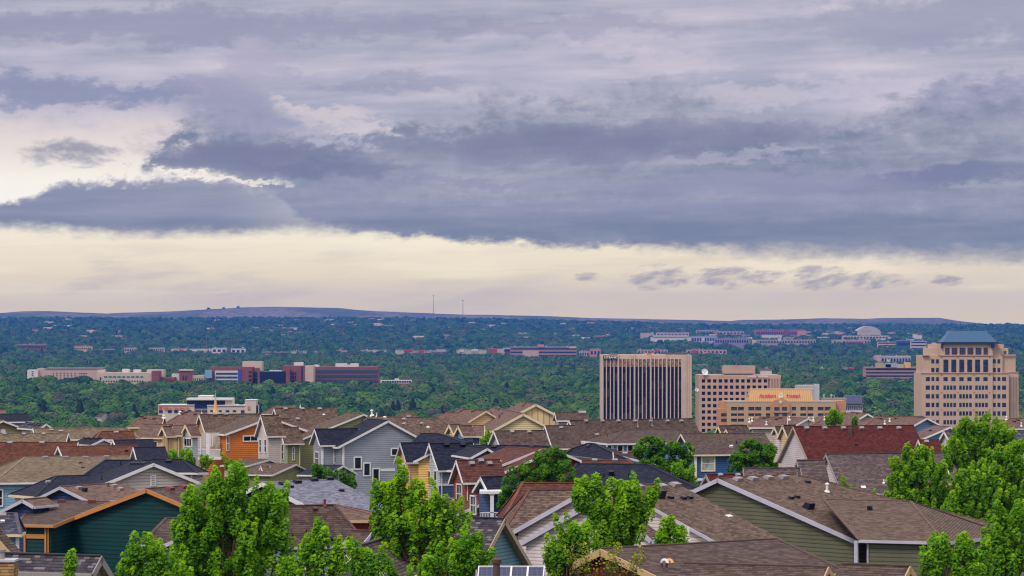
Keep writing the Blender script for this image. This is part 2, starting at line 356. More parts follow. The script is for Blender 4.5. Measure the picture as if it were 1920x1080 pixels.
class Block:
    def __init__(s,c,H=10,yaw=90,L=9,r=4,p=.5,hip='',**k):
        s.P,s.cost=fit(c,H,yaw,L,r,p,hip,**k); s.hip=hip; s.req=c
        s.c={k:Vector(v) for k,v in _corn(s.P).items()}
        y=s.P[2]; s.u=Vector((math.sin(y),math.cos(y),0)); s.v=Vector((s.u.y,-s.u.x,0)); s.L=s.P[3]
        s.oh=.32
    def plane(s,f):
        c=s.c
        if f=='R': n=(c['B']-c['A']).cross(c['AR']-c['A']); p=c['A']
        elif f=='L': n=(c['B']-c['A']).cross(c['AL']-c['A']); p=c['A']
        elif f=='HA': n=(c['AL']-c['A']).cross(c['AR']-c['A']); p=c['A']
        elif f=='HB': n=(c['BL']-c['B']).cross(c['BR']-c['B']); p=c['B']
        elif f=='WA': n=-s.u; p=c['AR']+s.u*s.oh if 'A' in s.hip else c['A']+s.u*s.oh
        elif f=='WB': n=s.u; p=c['BR']-s.u*s.oh
        elif f=='WR': n=s.v; p=c['AR']-s.v*s.oh
        elif f=='WL': n=-s.v; p=c['AL']+s.v*s.oh
        n=n.normalized()
        if n.y>0: n=-n
        return p,n
    def on(s,f,px,py,off=0):
        p,n=s.plane(f); d=Vector(((px-CX)/F,1,-(py-HY)/F)); o=Vector((0,0,CH))
        k=(p-o).dot(n)/d.dot(n); return o+d*k+n*off
class House:
    def __init__(s,name,label,cat='house',group='houses of the hillside neighbourhood'):
        s.name=name;s.label=label;s.cat=cat;s.group=group;s.e=None
    def root(s,loc):
        if s.e is None:
            s.e=thing(s.name,s.label,s.cat,(loc[0],loc[1],gz(loc[0],loc[1])),s.group)
        return s.e
    def block(s,c,roof='brown',wall='grey',trim='white',walls=True,th=.17,fw=.16,cap=True,wallA=None,g0=None,soff=None,**k):
        b=Block(c,**k); q=b.c; FITLOG.append((s.name,s.label[:30],b))
        ctr=(q['AL']+q['AR']+q['BL']+q['BR'])/4; e=s.root(ctr)
        # roof slab
        bm=bmesh.new(); dn=Vector((0,0,-th)); T={k:bm.verts.new(v) for k,v in q.items()}; D={k:bm.verts.new(v+dn) for k,v in q.items()}
        for f in (('A','AL','BL','B'),('A','B','BR','AR')):
            bm.faces.new([T[i] for i in f]).material_index=0; bm.faces.new([D[i] for i in f[::-1]]).material_index=1
        for en,h in (('A','A' in b.hip),('B','B' in b.hip)):
            l,r=en+'L',en+'R'
            if h:
                bm.faces.new([T[en],T[r],T[l]]); bm.faces.new([D[en],D[l],D[r]]).material_index=1
                bm.faces.new([T[l],T[r],D[r],D[l]]).material_index=1
            else:
                bm.faces.new([T[en],D[en],D[l],T[l]]).material_index=1; bm.faces.new([T[en],T[r],D[r],D[en]]).material_index=1
        bm.faces.new([T['AL'],D['AL'],D['BL'],T['BL']]).material_index=1; bm.faces.new([T['AR'],T['BR'],D['BR'],D['AR']]).material_index=1
        mesh_obj('roof',bm,[RF[roof],soff or TR['taupe'] if trim in('tan','taupe') else (soff or SOF)],e)
        # fascia boards
        bm=bmesh.new(); u=b.u; v=b.v; o=.03
        def sh(p,dx): return q[p]+dx
        for en,sg in (('A',-1),('B',1)):
            if en in b.hip: beam(bm,sh(en+'L',u*sg*o),sh(en+'R',u*sg*o),.07,fw,ztop=-.03)
            else:
                aw=(u*sg).y>.04   # end facing away from the street side seen here: board tucked under the shingles
                for k_,w in ((en+'L',-v),(en+'R',v)): beam(bm,q[en]+u*sg*(0 if aw else o),q[k_]+u*sg*(0 if aw else o)+w*.02,.045,fw+.02,ztop=-.07 if aw else -.01)
        for k_,w in (('L',-v),('R',v)):
            beam(bm,q['A'+k_]+w*(o+.02)-u*.02,q['B'+k_]+w*(o+.02)+u*.02,.11,fw-.04,ztop=-.035)
        mesh_obj('fascia',bm,TR[trim],e)
        if cap:
            bm=bmesh.new(); beam(bm,q['A'],q['B'],.2,.05,ztop=.03)
            for en in b.hip:
                for k_ in 'LR': beam(bm,q[en],q[en+k_],.2,.05,ztop=.03)
            mesh_obj('ridge_cap',bm,CAP[roof],e)
        if walls:
            oh=b.oh; dz=Vector((0,0,-th-.02)); g=min(gz(ctr.x,ctr.y),gz(ctr.x,ctr.y-6))-.6 if g0 is None else g0
            top={}
            for en,sg in (('A',1),('B',-1)):
                for k_,w in (('L',v),('R',-v)):
                    p=q[en+k_]+u*sg*oh+w*oh
                    run=(b.P[4] if k_=='L' else b.P[5]); pit=(b.P[6] if k_=='L' else b.P[7])
                    top[en+k_]=Vector((p.x,p.y,q[en].z-(run-oh)*pit))+dz
                top[en]=(q[en]+(u*sg*oh if en not in b.hip else Vector((0,0,0))))+dz
            bm=bmesh.new(); Tv={k:bm.verts.new(p) for k,p in top.items()}; Bv={k:bm.verts.new((p.x,p.y,g)) for k,p in top.items() if len(k)==2}
            Wm=[SD[wall]]+([SD[wallA]] if wallA else [])
            ma=1 if wallA else 0
            for en,l,r in (('A','AL','AR'),('B','BR','BL')):
                if en in b.hip:
                    bm.faces.new([Tv[en],Tv[l],Tv[r]]); bm.faces.new([Tv[l],Bv[l],Bv[r],Tv[r]])
                else: bm.faces.new([Tv[en],Tv[l],Bv[l],Bv[r],Tv[r]]).material_index=ma if en=='A' else 0
            for k_ in 'LR':
                bm.faces.new([Tv['A'+k_],Tv['B'+k_],Bv['B'+k_],Bv['A'+k_]]); bm.faces.new([Tv['A'],Tv['B'],Tv['B'+k_],Tv['A'+k_]])
            bm.faces.new([Bv['AL'],Bv['BL'],Bv['BR'],Bv['AR']])
            mesh_obj('wall',bm,Wm,e)
            if s.e is not None and b.P[4]>1.4:
                for kk,sg in (('AR',1),('BR',-1)):
                    if (v.y<-.3) and (int(abs(b.P[0]))+sg)%3:
                        p=top[kk]+v*.07+u*sg*.12; bm=bmesh.new(); tube(bm,(p.x,p.y,g),(p.x,p.y,p.z-.05),.045,.045,6)
                        eo=q[kk]+v*.02-Vector((0,0,.15))+u*sg*.3; tube(bm,(p.x,p.y,p.z-.08),eo,.045,.045,6); mesh_obj('downspout',bm,TR[trim],e)
        b.house=s
        return b
    def win(s,b,f,x0,y0,x1,y1,trim='white',cols=1,rows=1,glass=None,fr=.1,nof=False):
        p,n=b.plane(f); tt=Vector((0,0,1)).cross(n).normalized()
        P0=b.on(f,x0,y0); P1=b.on(f,x1,y1); c=(P0+P1)/2
        w=abs((P1-P0).dot(tt)); h=abs(P0.z-P1.z)
        w=max(w,.3); h=max(h,.3)
        def M(bm,a0,a1,z0,z1,o0,o1):
            vs=[bm.verts.new(c+tt*a+Vector((0,0,z))+n*o) for a in(a0,a1) for z in (z0,z1) for o in (o0,o1)]
            for fa in [(0,1,3,2),(4,6,7,5),(0,4,5,1),(2,3,7,6),(0,2,6,4),(1,5,7,3)]: bm.faces.new([vs[i] for i in fa])
        bm=bmesh.new(); M(bm,-w/2+.02,w/2-.02,-h/2+.02,h/2-.02,-.05,.025); g=mesh_obj('window',bm,glass or GL,s.e)
        bm=bmesh.new(); a=fr
        M(bm,-w/2,w/2,h/2-a,h/2,-.05,.085); M(bm,-w/2,w/2,-h/2,-h/2+a,-.05,.085)
        M(bm,-w/2,-w/2+a,-h/2+a,h/2-a,-.05,.08); M(bm,w/2-a,w/2,-h/2+a,h/2-a,-.05,.08)
        for i in range(1,cols):
            xx=-w/2+a+(w-2*a)*i/cols; M(bm,xx-.03,xx+.03,-h/2+a,h/2-a,-.05,.05)
        for i in range(1,rows):
            zz=-h/2+a+(h-2*a)*i/rows; M(bm,-w/2+a,w/2-a,zz-.03,zz+.03,-.05,.055)
        mesh_obj('frame',bm,TR[trim],g); return g
    def bar(s,b,f,x0,y0,x1,y1,name,mat,off=.05,th=.1):
        """flat board on a wall between two photo points (upright or level)"""
        P0=b.on(f,x0,y0); P1=b.on(f,x1,y1); p,n=b.plane(f); tt=Vector((0,0,1)).cross(n).normalized()
        c=(P0+P1)/2; w=abs((P1-P0).dot(tt))/2; h=abs(P0.z-P1.z)/2
        bm=bmesh.new(); vs=[bm.verts.new(c+tt*a+Vector((0,0,z))+n*o) for a in(-w,w) for z in (-h,h) for o in (-.05,off)]
        for fa in [(0,1,3,2),(4,6,7,5),(0,4,5,1),(2,3,7,6),(0,2,6,4),(1,5,7,3)]: bm.faces.new([vs[i] for i in fa])
        return mesh_obj(name,bm,mat,s.e)
    def vents(s,b,f,pts,kind='box',mat=None,w=.42,h=.16):
        for px,py in pts:
            p,n=b.plane(f); c=b.on(f,px,py)
            if n.z<0: n=-n
            tt=Vector((0,0,1)).cross(n).normalized(); dn=n.cross(tt)  # up-slope
            bm=bmesh.new()
            if kind=='box':
                a=w/2; k=w*.42
                lo=[c+tt*x+dn*y for x,y in((-a,-k),(a,-k),(a,k),(-a,k))]
                hi=[c+tt*x*.86+dn*y+n*z for x,y,z in((-a,-k*1.05,h),(a,-k*1.05,h),(a,k*.5,h*.9),(-a,k*.5,h*.9))]
                L=[bm.verts.new(x) for x in lo]; Hh=[bm.verts.new(x) for x in hi]
                bm.faces.new(Hh); bm.faces.new(L[::-1])
                for i in range(4): j=(i+1)%4; bm.faces.new([L[i],L[j],Hh[j],Hh[i]])
                mesh_obj('roof_vent',bm,mat or METAL,s.e)
            elif kind=='pipe':
                tube(bm,c-n*.1,c+Vector((0,0,h)),w/2,w/2,8); tube(bm,c-n*.02,c+n*.08,w*1.1,w*.7,10)
                mesh_obj('vent_pipe',bm,mat or BROWNM,s.e)
            elif kind=='flue':
                tube(bm,c-n*.1,c+Vector((0,0,h)),w/2,w/2,10); tube(bm,c+Vector((0,0,h)),c+Vector((0,0,h+w*.35)),w*.85,w*.8,10)
                tube(bm,c+Vector((0,0,h+w*.35)),c+Vector((0,0,h+w*.8)),w*.8,w*.12,10); tube(bm,c-n*.02,c+n*.08,w*1.3,w*.8,10)
                mesh_obj('flue_pipe',bm,mat or WHITEM,s.e)
def louver(h,b,f,x0,y0,x1,y1,mat):
    g=h.bar(b,f,x0,y0,x1,y1,'louvre_vent',mat,.03)
# ---------------- the neighbourhood, from the nearest roofs to the farthest ----------------
def HB(lbl,name='house'): return House(name,lbl)
def C(**k): return k
# bottom left, mottled shingles
h=HB('house with mottled dark shingle roof and stone chimney at the bottom left corner')
b=h.block(C(A=(190,1041),AL=(171,1075),AR=(217,1087),B=(8,1037)),'mottled','beige','grey',H=8.6,yaw=-65,L=5,r=2,p=1.1,fw=.24)
e=h.e
def solid(name,par,mat,*boxes):
    bm=bmesh.new()
    for x0,x1,y0,y1,z0,z1 in boxes: box(bm,x0,x1,y0,y1,z0,z1)
    return mesh_obj(name,bm,mat,par)
STONE=shingle('stone_veneer',lin(150,112,70),lin(196,160,116),lin(104,78,56),row=.11,tab=.22)
ch=solid('chimney',e,STONE,(X_(-70,101),X_(26,101),101,101.9,44,Z_(1054,101)))
solid('chimney_cap',ch,TR['lavender'],(X_(-72,101),X_(28,101),100.95,101.95,Z_(1054,101),Z_(1050,101)))
bm=bmesh.new(); tube(bm,at(4,1050,101.4),at(4,1031,101.4),.09,.09,12); tube(bm,at(4,1034,101.4),at(4,1030,101.4),.13,.13,12); mesh_obj('flue_pipe',bm,METAL,ch)
h=HB('house with a tan timber rake peeking in at the left edge above the stone chimney')
b=h.block(C(A=(-20,990),AR=(22,1038),AL=(-66,1037),B=(-2,987)),'umber','stone','tan',H=9,yaw=20,L=5,r=2.4,p=1.0,fw=.28)
h=HB('light blue house with white posts and grey blue shingles at the left edge')
b=h.block(C(A=(-50,962),B=(29,962),AR=(-55,1002),BR=(38,1001)),'slate','lightblue','cream',H=10,yaw=90,L=5,r=3,p=.5,hip='B')
h.bar(b,'WR',29.5,1004,36,1035,'corner_post',TR['white']); h.bar(b,'WR',-20,1006,27,1040,'garage_door',SD['skyblue'],.02)
h.vents(b,'R',[(4,967)],w=.5,mat=METAL); h.vents(b,'R',[(5,978)],w=.25,mat=WHITEM,h=.1)
h=HB('navy house with two low white trimmed gables and pinkish brown roof')
b=h.block(C(A=(112,912),AL=(65,936),AR=(170,940),B=(228,905)),'rose','navy','lavender',H=10,yaw=45,L=6,r=3,p=.45)
h.vents(b,'R',[(147,916),(213,912),(225,918)],w=.4); h.vents(b,'R',[(203,912)],'pipe',w=.1,h=.25); h.vents(b,'R',[(158,921)],mat=BLACKM,w=.3,h=.25)
b=h.block(C(A=(42,936),AL=(-12,964),AR=(64,949),B=(86,932)),'rose','navy','lavender',H=10,yaw=40,L=3,r=2.5,p=.5)
h=HB('dark green house with long orange rake boards at lower left')
b=h.block(C(A=(275,916),AL=(95,985),AR=(352,949),B=(352,910)),'umber','darkgreen','orange',H=9.2,yaw=40,L=4,r=7,p=.38,fw=.2)
h.vents(b,'R',[(318,917),(343,914)],w=.5,mat=COPPER); W0=b
b=h.block(C(A=(68,939),B=(205,939),AR=(32,982),BR=(100,984)),'umber','darkgreen','orange',H=10.5,yaw=90,L=4.5,r=2.5,p=.5,hip='A',fw=.18)
h.vents(b,'R',[(116,942),(173,943)],w=.42,mat=COPPER,h=.2)
for x in (47.5,86.5): h.bar(b,'WR',x-1.6,984,x+1.6,1042,'corner_post',TR['orange'],.12)
h.bar(b,'WR',50,1001,85,1010,'trim_band',TR['orange'],.08)
h=HB('lilac sided house with hipped brown roof half hidden behind the big left tree')
b=h.block(C(A=(312,972),B=(440,972),AR=(266,1018),BR=(480,1022)),'umber','bluegrey','lavender',H=10,yaw=90,L=4,r=3,p=.5,hip='AB')
b=h.block(C(A=(372,990),AL=(300,1024),AR=(420,1022)),'umber','bluegrey','lavender',H=10.3,yaw=10,L=3,r=2.5,p=.5)
h=HB('blue grey house with hipped brown roof between the two big front trees')
b=h.block(C(A=(515,946),B=(626,948),AR=(528,1030),BR=(690,1017)),'umber','bluegrey','lavender',H=10,yaw=92,L=4,r=4.5,p=.5,hip='B')
for q in ((557,1036,574,1068),(607,1034,626,1058),(632,1031,652,1052)): h.win(b,'WR',*q,trim='white',rows=2)
h.bar(b,'WR',535,1033,541,1075,'corner_post',TR['lavender'])
h.vents(b,'R',[(609,949)],'pipe',COPPER,w=.14,h=.4); h.vents(b,'R',[(575,1002),(549,1010)],'pipe',BLACKM,w=.06,h=.3); h.vents(b,'R',[(623,1010)],mat=BLACKM,w=.3); h.vents(b,'R',[(590,954)],w=.3,mat=BROWNM)
b=h.block(C(A=(698,995),AL=(681,1017),AR=(711,1007),B=(660,994)),'umber','bluegrey','lavender',H=10.6,yaw=-70,L=2.5,r=1.4,p=.6)
h=HB('dark red house with tan eave just behind the blue grey hipped house')
b=h.block(C(A=(600,946),B=(628,946),AR=(600,978),BR=(738,973)),'rose','darkred','tan',H=10.6,yaw=88,L=2,r=3,p=.35,hip='B')
h.win(b,'WR',696,981,706,1003,'cream',fr=.12)
h=HB('house with pale grey shingle roof and four black roof vents')
b=h.block(C(A=(492,905),AR=(604,962),AL=(415,942),B=(628,898),BR=(742,957)),'grey','navy','white',H=10,yaw=50,L=6,r=5,p=.5,fw=.24)
h.vents(b,'R',[(530,908),(557,905),(588,901),(617,899)],w=.5,mat=BLACKM,h=.2); h.vents(b,'R',[(545,914),(640,921)],w=.32,mat=BLACKM)
h=HB('house with a cream rake and purple brown roof between the front trees at the bottom')
b=h.block(C(A=(667,1024),AL=(598,1086),AR=(742,1090),B=(745,1001)),'plum','grey','cream',H=8.8,yaw=25,L=6,r=1.9,p=.9,fw=.26)
h=HB('teal house with steep taupe framed gable above the solar panels')
b=h.block(C(A=(946,971),AL=(896,1066),AR=(1006,1076),B=(848,969)),'mottled','teal','taupe',H=9,yaw=-58,L=4,r=2.6,p=.9,fw=.2)
h=HB('house at the bottom edge with solar panels and a black flue')
b=h.block(C(A=(895,1068),B=(1018,1068)),'umber','grey','grey',H=7.6,yaw=90,L=2.2,r=3,p=.5)
for i in range(4):
    x0=898+i*31; x1=x0+29.5; bm=bmesh.new()
    pts=[b.on('R',x0,1069,.08),b.on('R',x1,1069,.08),b.on('R',x1-3,1100,.08),b.on('R',x0-3,1100,.08)]
    n=Vector((0,-.4,.9)).normalized()*.05
    lo=[bm.verts.new(p) for p in pts]; hi_=[bm.verts.new(p+n) for p in pts]
    bm.faces.new(hi_); bm.faces.new(lo[::-1])
    for k in range(4): bm.faces.new([lo[k],lo[(k+1)%4],hi_[(k+1)%4],hi_[k]])
    if i==0:
        PM,t_,p_=newmat('solar_cells'); u_=t_.node('ShaderNodeUVMap').outputs[0]; uu,vv_,_=t_.sep(u_)
        ln=t_.m('MAXIMUM',t_.ss(t_.m('ABSOLUTE',t_.m('SUBTRACT',t_.m('FRACT',t_.m('DIVIDE',uu,.156)),.5)),.44,.48),t_.ss(t_.m('ABSOLUTE',t_.m('SUBTRACT',t_.m('FRACT',t_.m('DIVIDE',vv_,.156)),.5)),.44,.48))
        t_.put(p_.inputs['Base Color'],t_.mix(ln,lin(32,38,74),lin(86,92,122))); p_.inputs['Roughness'].default_value=.25
    sp=mesh_obj('solar_panel',bm,PM,h.e)
    bm=bmesh.new()
    for k in range(4): beam(bm,pts[k]+n*1.6,pts[(k+1)%4]+n*1.6,.035,.05)
    mesh_obj('panel_frame',bm,TR['white'],sp)
bm=bmesh.new(); P0=at(931,1090,82); tube(bm,P0,at(931,1055,82),.10,.10,14); tube(bm,at(931,1056,82),at(931,1048.5,82),.14,.15,14); tube(bm,at(931,1048.5,82),at(931,1046,82),.15,.05,14); mesh_obj('flue_pipe',bm,BROWNM,h.e)
h=HB('pale pink house with two long stacked white rakes and a wide brown roof')
b=h.block(C(A=(1103,914),AL=(957,997),AR=(1241,1005),B=(1152,911)),'brown','pinkwhite','lavender',H=9.3,yaw=45,L=2.5,r=6,p=.55,fw=.24)
b=h.block(C(A=(1152,911),B=(1266,905),BR=(1558,1060),AL=(1040,950)),'brown','pinkwhite','lavender',H=9.3,yaw=45,L=5,r=9,p=.5,sp=.3)
h.vents(b,'R',[(1196,914),(1240,913),(1265,910)],w=.62,h=.2); h.vents(b,'R',[(1257,934),(1281,935),(1293,934)],w=.34,mat=BLACKM,h=.15); h.vents(b,'R',[(1237,933)],w=.5,mat=BLACKM,h=.5)
h.vents(b,'R',[(1291,1014)],'pipe',WHITEM,w=.13,h=.75); h.vents(b,'R',[(1367,967)],w=.4,mat=WHITEM,h=.04)
b=h.block(C(A=(1128,930),AL=(972,1018),AR=(1222,1012),B=(1150,927)),'brown','pinkwhite','lavender',H=9.5,yaw=45,L=1.5,r=6,p=.55,fw=.22)
b=h.block(C(A=(993,918),B=(1100,918),AR=(938,1004)),'mixed','pinkwhite','lavender',H=9.87,yaw=88,L=3.5,r=3,p=.7,hip='A')
h=HB('house with dull red shingle roof behind the pale pink gable')
b=h.block(C(A=(980,905),B=(1112,905),AR=(938,984)),'redbrown','taupe','white',H=9.85,yaw=88,L=4.5,r=3,p=.7,hip='A')
h=HB('dark red gabled house with tan rakes at the bottom centre')
b=h.block(C(A=(1127,1031),AL=(1010,1087),AR=(1263,1093),B=(1455,1007),BR=(1592,1076)),'umber','maroon','tan',H=9,yaw=48,L=10,r=4.2,p=.5,hip='B',fw=.26)
h.vents(b,'R',[(1207,1053)],'pipe',w=.05,h=.4)
for i,x in enumerate((1241,1250)):
    m_=[WHITEM,plain('pipe_ochre',lin(226,180,110),.5)][i]; p0=b.on('R',x,1067); bm=bmesh.new(); tube(bm,p0-Vector((0,0,.1)),p0+Vector((0,0,.26)),.05,.05,10); tube(bm,p0-Vector((0,0,.03)),p0+Vector((0,0,.06)),.12,.07,10)
    g=mesh_obj('vent_pipe',bm,BROWNM,h.e); bm=bmesh.new(); r_=.11; c_=p0+Vector((r_,0,.26)); pr=None
    for k in range(9):
        a=math.pi-k*math.pi*1.05/8; q=c_+Vector((math.cos(a)*r_,-.02*k,math.sin(a)*r_))
        if pr is not None: tube(bm,pr,q,.065,.065,10)
        pr=q
    mesh_obj('gooseneck',bm,m_,g)
bm=bmesh.new(); tube(bm,at(1084,1062,119),at(1084,1034,119),.09,.09,10); tube(bm,at(1084,1034,119),at(1084,1028,119),.13,.13,10); tube(bm,at(1084,1028,119),at(1084,1023,119),.13,.04,10); mesh_obj('flue_pipe',bm,BROWNM,h.e)
h=HB('brown shingled house at the bottom with its small tan gable under the long slope')
b=h.block(C(A=(1554,1060),AL=(1538,1087),AR=(1569,1088),B=(1283,1058)),'umber','maroon','tan',H=8.8,yaw=-80,L=5,r=2,p=1.1,fw=.2,sy=3,sp=.1)
h=HB('brown shingled house at the bottom with its small tan gable before the olive wall')
b=h.block(C(A=(1706,1059),AL=(1690,1088),AR=(1725,1090),B=(1578,1058)),'umber','maroon','tan',H=8.6,yaw=-74,L=3,r=2,p=1.1,fw=.22)
h=HB('olive green house with long lilac rake and broad brown hipped roof at right')
b=h.block(C(A=(1345,896),AL=(1283,926),AR=(1607,1013),B=(1487,889)),'brown','olive','lavender',H=9.6,yaw=49,L=7,r=8,p=.48,hip='B',fw=.24,sp=.2)
h.vents(b,'R',[(1383,900),(1411,899),(1440,897),(1468,896)],w=.6,h=.2); h.vents(b,'R',[(1514,905),(1483,935),(1494,933)],w=.33,mat=BLACKM); h.vents(b,'R',[(1515,953)],w=.6,mat=BLACKM,h=.4)
h.vents(b,'R',[(1495,906)],'pipe',METAL,w=.06,h=.7); h.vents(b,'R',[(1551,922)],'flue',w=.16,h=.45)
b2=h.block(C(A=(1545,937),B=(1707,939),BR=(1771,1013),BL=(1892,1003),AR=(1611,1014)),'brown','olive','lavender',H=10.6,yaw=108,L=6,r=6,p=.4,hip='AB',fw=.18,sp=.2,ia0=-3)
h.vents(b2,'R',[(1631,956)],w=.3,mat=BLACKM,h=.25)
h.bar(b2,'WR',1603.5,1014,1610,1060,'corner_post',TR['lavender'],.3)
# middle rows
h=HB('stepped brown roofed terrace house in front of the red roof at right')
b=h.block(C(A=(1548,850),B=(1796,849),AR=(1580,926)),'plum','pinkwhite','grey',H=10.3,yaw=72,L=11,r=3.8,p=.9)
h.vents(b,'R',[(1657,906)],'pipe',WHITEM,w=.12,h=.3); h.vents(b,'R',[(1619,913)],w=.4,mat=WHITEM,h=.05); h.vents(b,'R',[(1665,903)],w=.5,h=.1)
b=h.block(C(A=(1494,862),B=(1546,862)),'plum','pinkwhite','grey',H=10.6,yaw=74,L=3,r=3.6,p=.9)
b=h.block(C(A=(1394,877),B=(1500,877)),'plum','taupe','grey',H=10.6,yaw=74,L=4.5,r=3.4,p=.9); h.vents(b,'R',[(1458,888)],'pipe',w=.1,h=.1)
h=HB('small house with dark red roof wedged behind the olive house peak')
b=h.block(C(A=(1323,889),AL=(1314,908),AR=(1332,904),B=(1392,888)),'red','taupe','grey',H=10,yaw=68,L=3,r=1.6,p=1.0); h.vents(b,'R',[(1350,891),(1383,891)],w=.35)
h=HB('whitish gabled house with broad dark red roof')
b=h.block(C(A=(1487,799),AL=(1456,866),AR=(1517,867),B=(1713,797)),'red','pinkwhite','taupe',H=9.9,yaw=64,L=13,r=3.6,p=.95)
h.vents(b,'R',[(1512,803),(1546,803),(1581,803),(1615,803),(1649,803),(1685,803)],w=.5,h=.22); h.vents(b,'R',[(1605,834)],mat=BLACKM,w=.25)
p0=b.on('R',1594,815); solid('chimney',h.e,BROWNM,(p0.x-.2,p0.x+.2,p0.y-.2,p0.y+.3,p0.z-.3,p0.z+.75))
b=h.block(C(A=(1722,824),B=(1761,824),BR=(1771,852)),'red','pinkwhite','white',H=10.6,yaw=80,L=2.5,r=2,p=.8); h.vents(b,'R',[(1737,828)],w=.45)
h=HB('royal blue house with cream framed window and brown roof')
b=h.block(C(A=(1277,813),AL=(1268,831),AR=(1298,851),B=(1432,812),BR=(1460,852)),'umber','blue','cream',H=10.3,yaw=70,L=8,r=3,p=.8)
h.win(b,'WR',1314,854.5,1341,884,'cream',1,2,GLB,.13); h.bar(b,'WR',1302,854,1306,906,'downspout',TR['white'],.1); h.bar(b,'WR',1302,897,1330,901,'trim_band',TR['white'])
h.vents(b,'R',[(1381,832)],'pipe',BLACKM,w=.1,h=.3); h.vents(b,'R',[(1371,838)],w=.35,mat=WHITEM,h=.2)
b=h.block(C(A=(1347,798),AL=(1337,818),AR=(1357,824),B=(1401,797)),'umber','tanboard','cream',H=10.3,yaw=68,L=3.5,r=2,p=1.1)
b=h.block(C(A=(1361,805),AL=(1357,812),AR=(1366,814),B=(1380,804)),'umber','tanboard','cream',H=10.2,yaw=60,L=1.2,r=.7,p=1.2)
h=HB('sky blue house with three small square windows and low brown roof')
b=h.block(C(A=(1170,806),B=(1264,806),AR=(1140,831),AL=(1090,826),BR=(1294,830)),'umber','skyblue','white',H=10.3,yaw=66,L=6,r=3,p=.4,hip='A')
for x in (1136,1155,1174): h.win(b,'WR',x+1,833,x+14,848,'white',fr=.12)
h.vents(b,'R',[(1248,816)],'pipe',w=.08,h=.25); h.vents(b,'R',[(1139,817)],'pipe',w=.08,h=.2)
h=HB('house with very long brown roof below the striped bank tower')
b=h.block(C(A=(1068,787),B=(1301,785),AR=(1084,832),BR=(1318,824)),'umber','taupe','white',H=10,yaw=78,L=13,r=3.5,p=.6)
h.vents(b,'R',[(1098,790),(1129,790),(1159,790),(1190,790),(1220,790),(1251,790),(1277,790)],w=.42,h=.22)
h.vents(b,'R',[(1196,800),(1223,798)],'pipe',METAL,w=.12,h=.9); h.vents(b,'R',[(1119,815)],w=.42)
b=h.block(C(A=(1022,798),B=(1078,797),AR=(1036,841)),'umber','taupe','white',H=10.1,yaw=74,L=3.3,r=3,p=.8); h.vents(b,'R',[(1052,802)],w=.42)
h=HB('dark brown roofed house with narrow white gable left of the long roof')
b=h.block(C(A=(926,808),AL=(914,836),AR=(937,836),B=(1020,806)),'umber','palegrey','white',H=10.1,yaw=72,L=5,r=2,p=.8); h.vents(b,'R',[(960,810),(992,810)],w=.42)
h=HB('cream house with board gable standing highest in the middle row')
b=h.block(C(A=(1005,757),AR=(1070,791),AL=(962,779),B=(978,754)),'rose','creamboard','cream',H=9.6,yaw=-20,L=7,r=4,p=.5,fw=.26)
h.vents(b,'L',[(982,761),(987,756)],w=.4,mat=BROWNM)
h=HB('cream house with lap siding gable and roof running back to the left')
b=h.block(C(A=(981,775),AR=(1027,799),AL=(921,808),B=(926,763)),'rose','cream','cream',H=9.9,yaw=-10,L=22,r=3.5,p=.5,fw=.24)
h.vents(b,'L',[(937,768),(931,766)],w=.4,mat=BROWNM); h.vents(b,'L',[(906,785),(920,778),(936,784)],'pipe',w=.14,h=.45); h.vents(b,'L',[(912,783),(923,777),(942,776)],w=.3,mat=BROWNM)
h=HB('rose brown roofed terrace with cream and blue dormer gables')
b=h.block(C(A=(912,770),AL=(864,799),AR=(932,783),B=(863,766)),'rose','cream','cream',H=9.9,yaw=-25,L=9,r=4,p=.5); h.vents(b,'L',[(865,771),(872,768),(887,772),(893,769)],w=.4,mat=BROWNM)
b=h.block(C(A=(838,774),B=(861,773),AR=(822,800)),'rose','cream','cream',H=10.1,yaw=88,L=2,r=3.5,p=.5,hip='A')
b=h.block(C(A=(842,797),AL=(835,811),AR=(851,815),B=(862,794)),'rose','cream','cream',H=10,yaw=30,L=3,r=.9,p=1.2)
b=h.block(C(A=(859,799),AL=(851,815),AR=(868,818),B=(885,796)),'rose','skyblue','cream',H=10,yaw=30,L=3,r=1,p=1.2)
b=h.block(C(A=(870,797),B=(908,797),AR=(868,818),BR=(908,818)),'rose','slateblue','cream',H=10.3,yaw=90,L=2.5,r=2.2,p=.6)
h=HB('low black roofed house in front of the dark brown roof')
b=h.block(C(A=(885,834),B=(1034,836)),'black','slateblue','white',H=10.3,yaw=90,L=7,r=3,p=.5); h.vents(b,'R',[(927,838),(997,838)],mat=BLACKM,w=.5)
h=HB('house with hipped brown roof and pyramid peak behind the grey gable')
b=h.block(C(A=(690,779),B=(822,784),BR=(887,828)),'brown','grey','white',H=10,yaw=88,L=8,r=5,p=.5,hip='B',sp=.25)
h.vents(b,'R',[(759,787),(792,795),(759,796)],w=.5,h=.22); h.vents(b,'R',[(803,802)],w=.35,mat=WHITEM); h.vents(b,'R',[(697,779)],'flue',w=.22,h=.5); h.vents(b,'R',[(706,781)],'pipe',WHITEM,w=.12,h=.4); h.vents(b,'R',[(722,783)],mat=WHITEM,w=.35)
b=h.block(C(A=(759,772),B=(764,772),AR=(735,787),BR=(791,787)),'brown','grey','white',H=9.8,yaw=90,L=.5,r=1.8,p=.55,hip='AB'); h.vents(b,'R',[(766,782)],w=.5)
h=HB('big grey gabled house with stepped white framed windows')
b=h.block(C(A=(728,788),AL=(633,838),AR=(804,830),B=(690,785)),'black','grey','white',H=10,yaw=-25,L=7,r=5,p=.55,fw=.2)
for q in ((663,856,678.5,880.5),(680.5,867,695,893),(697.5,877.5,712,903.5)): h.win(b,'WA',*q,fr=.13)
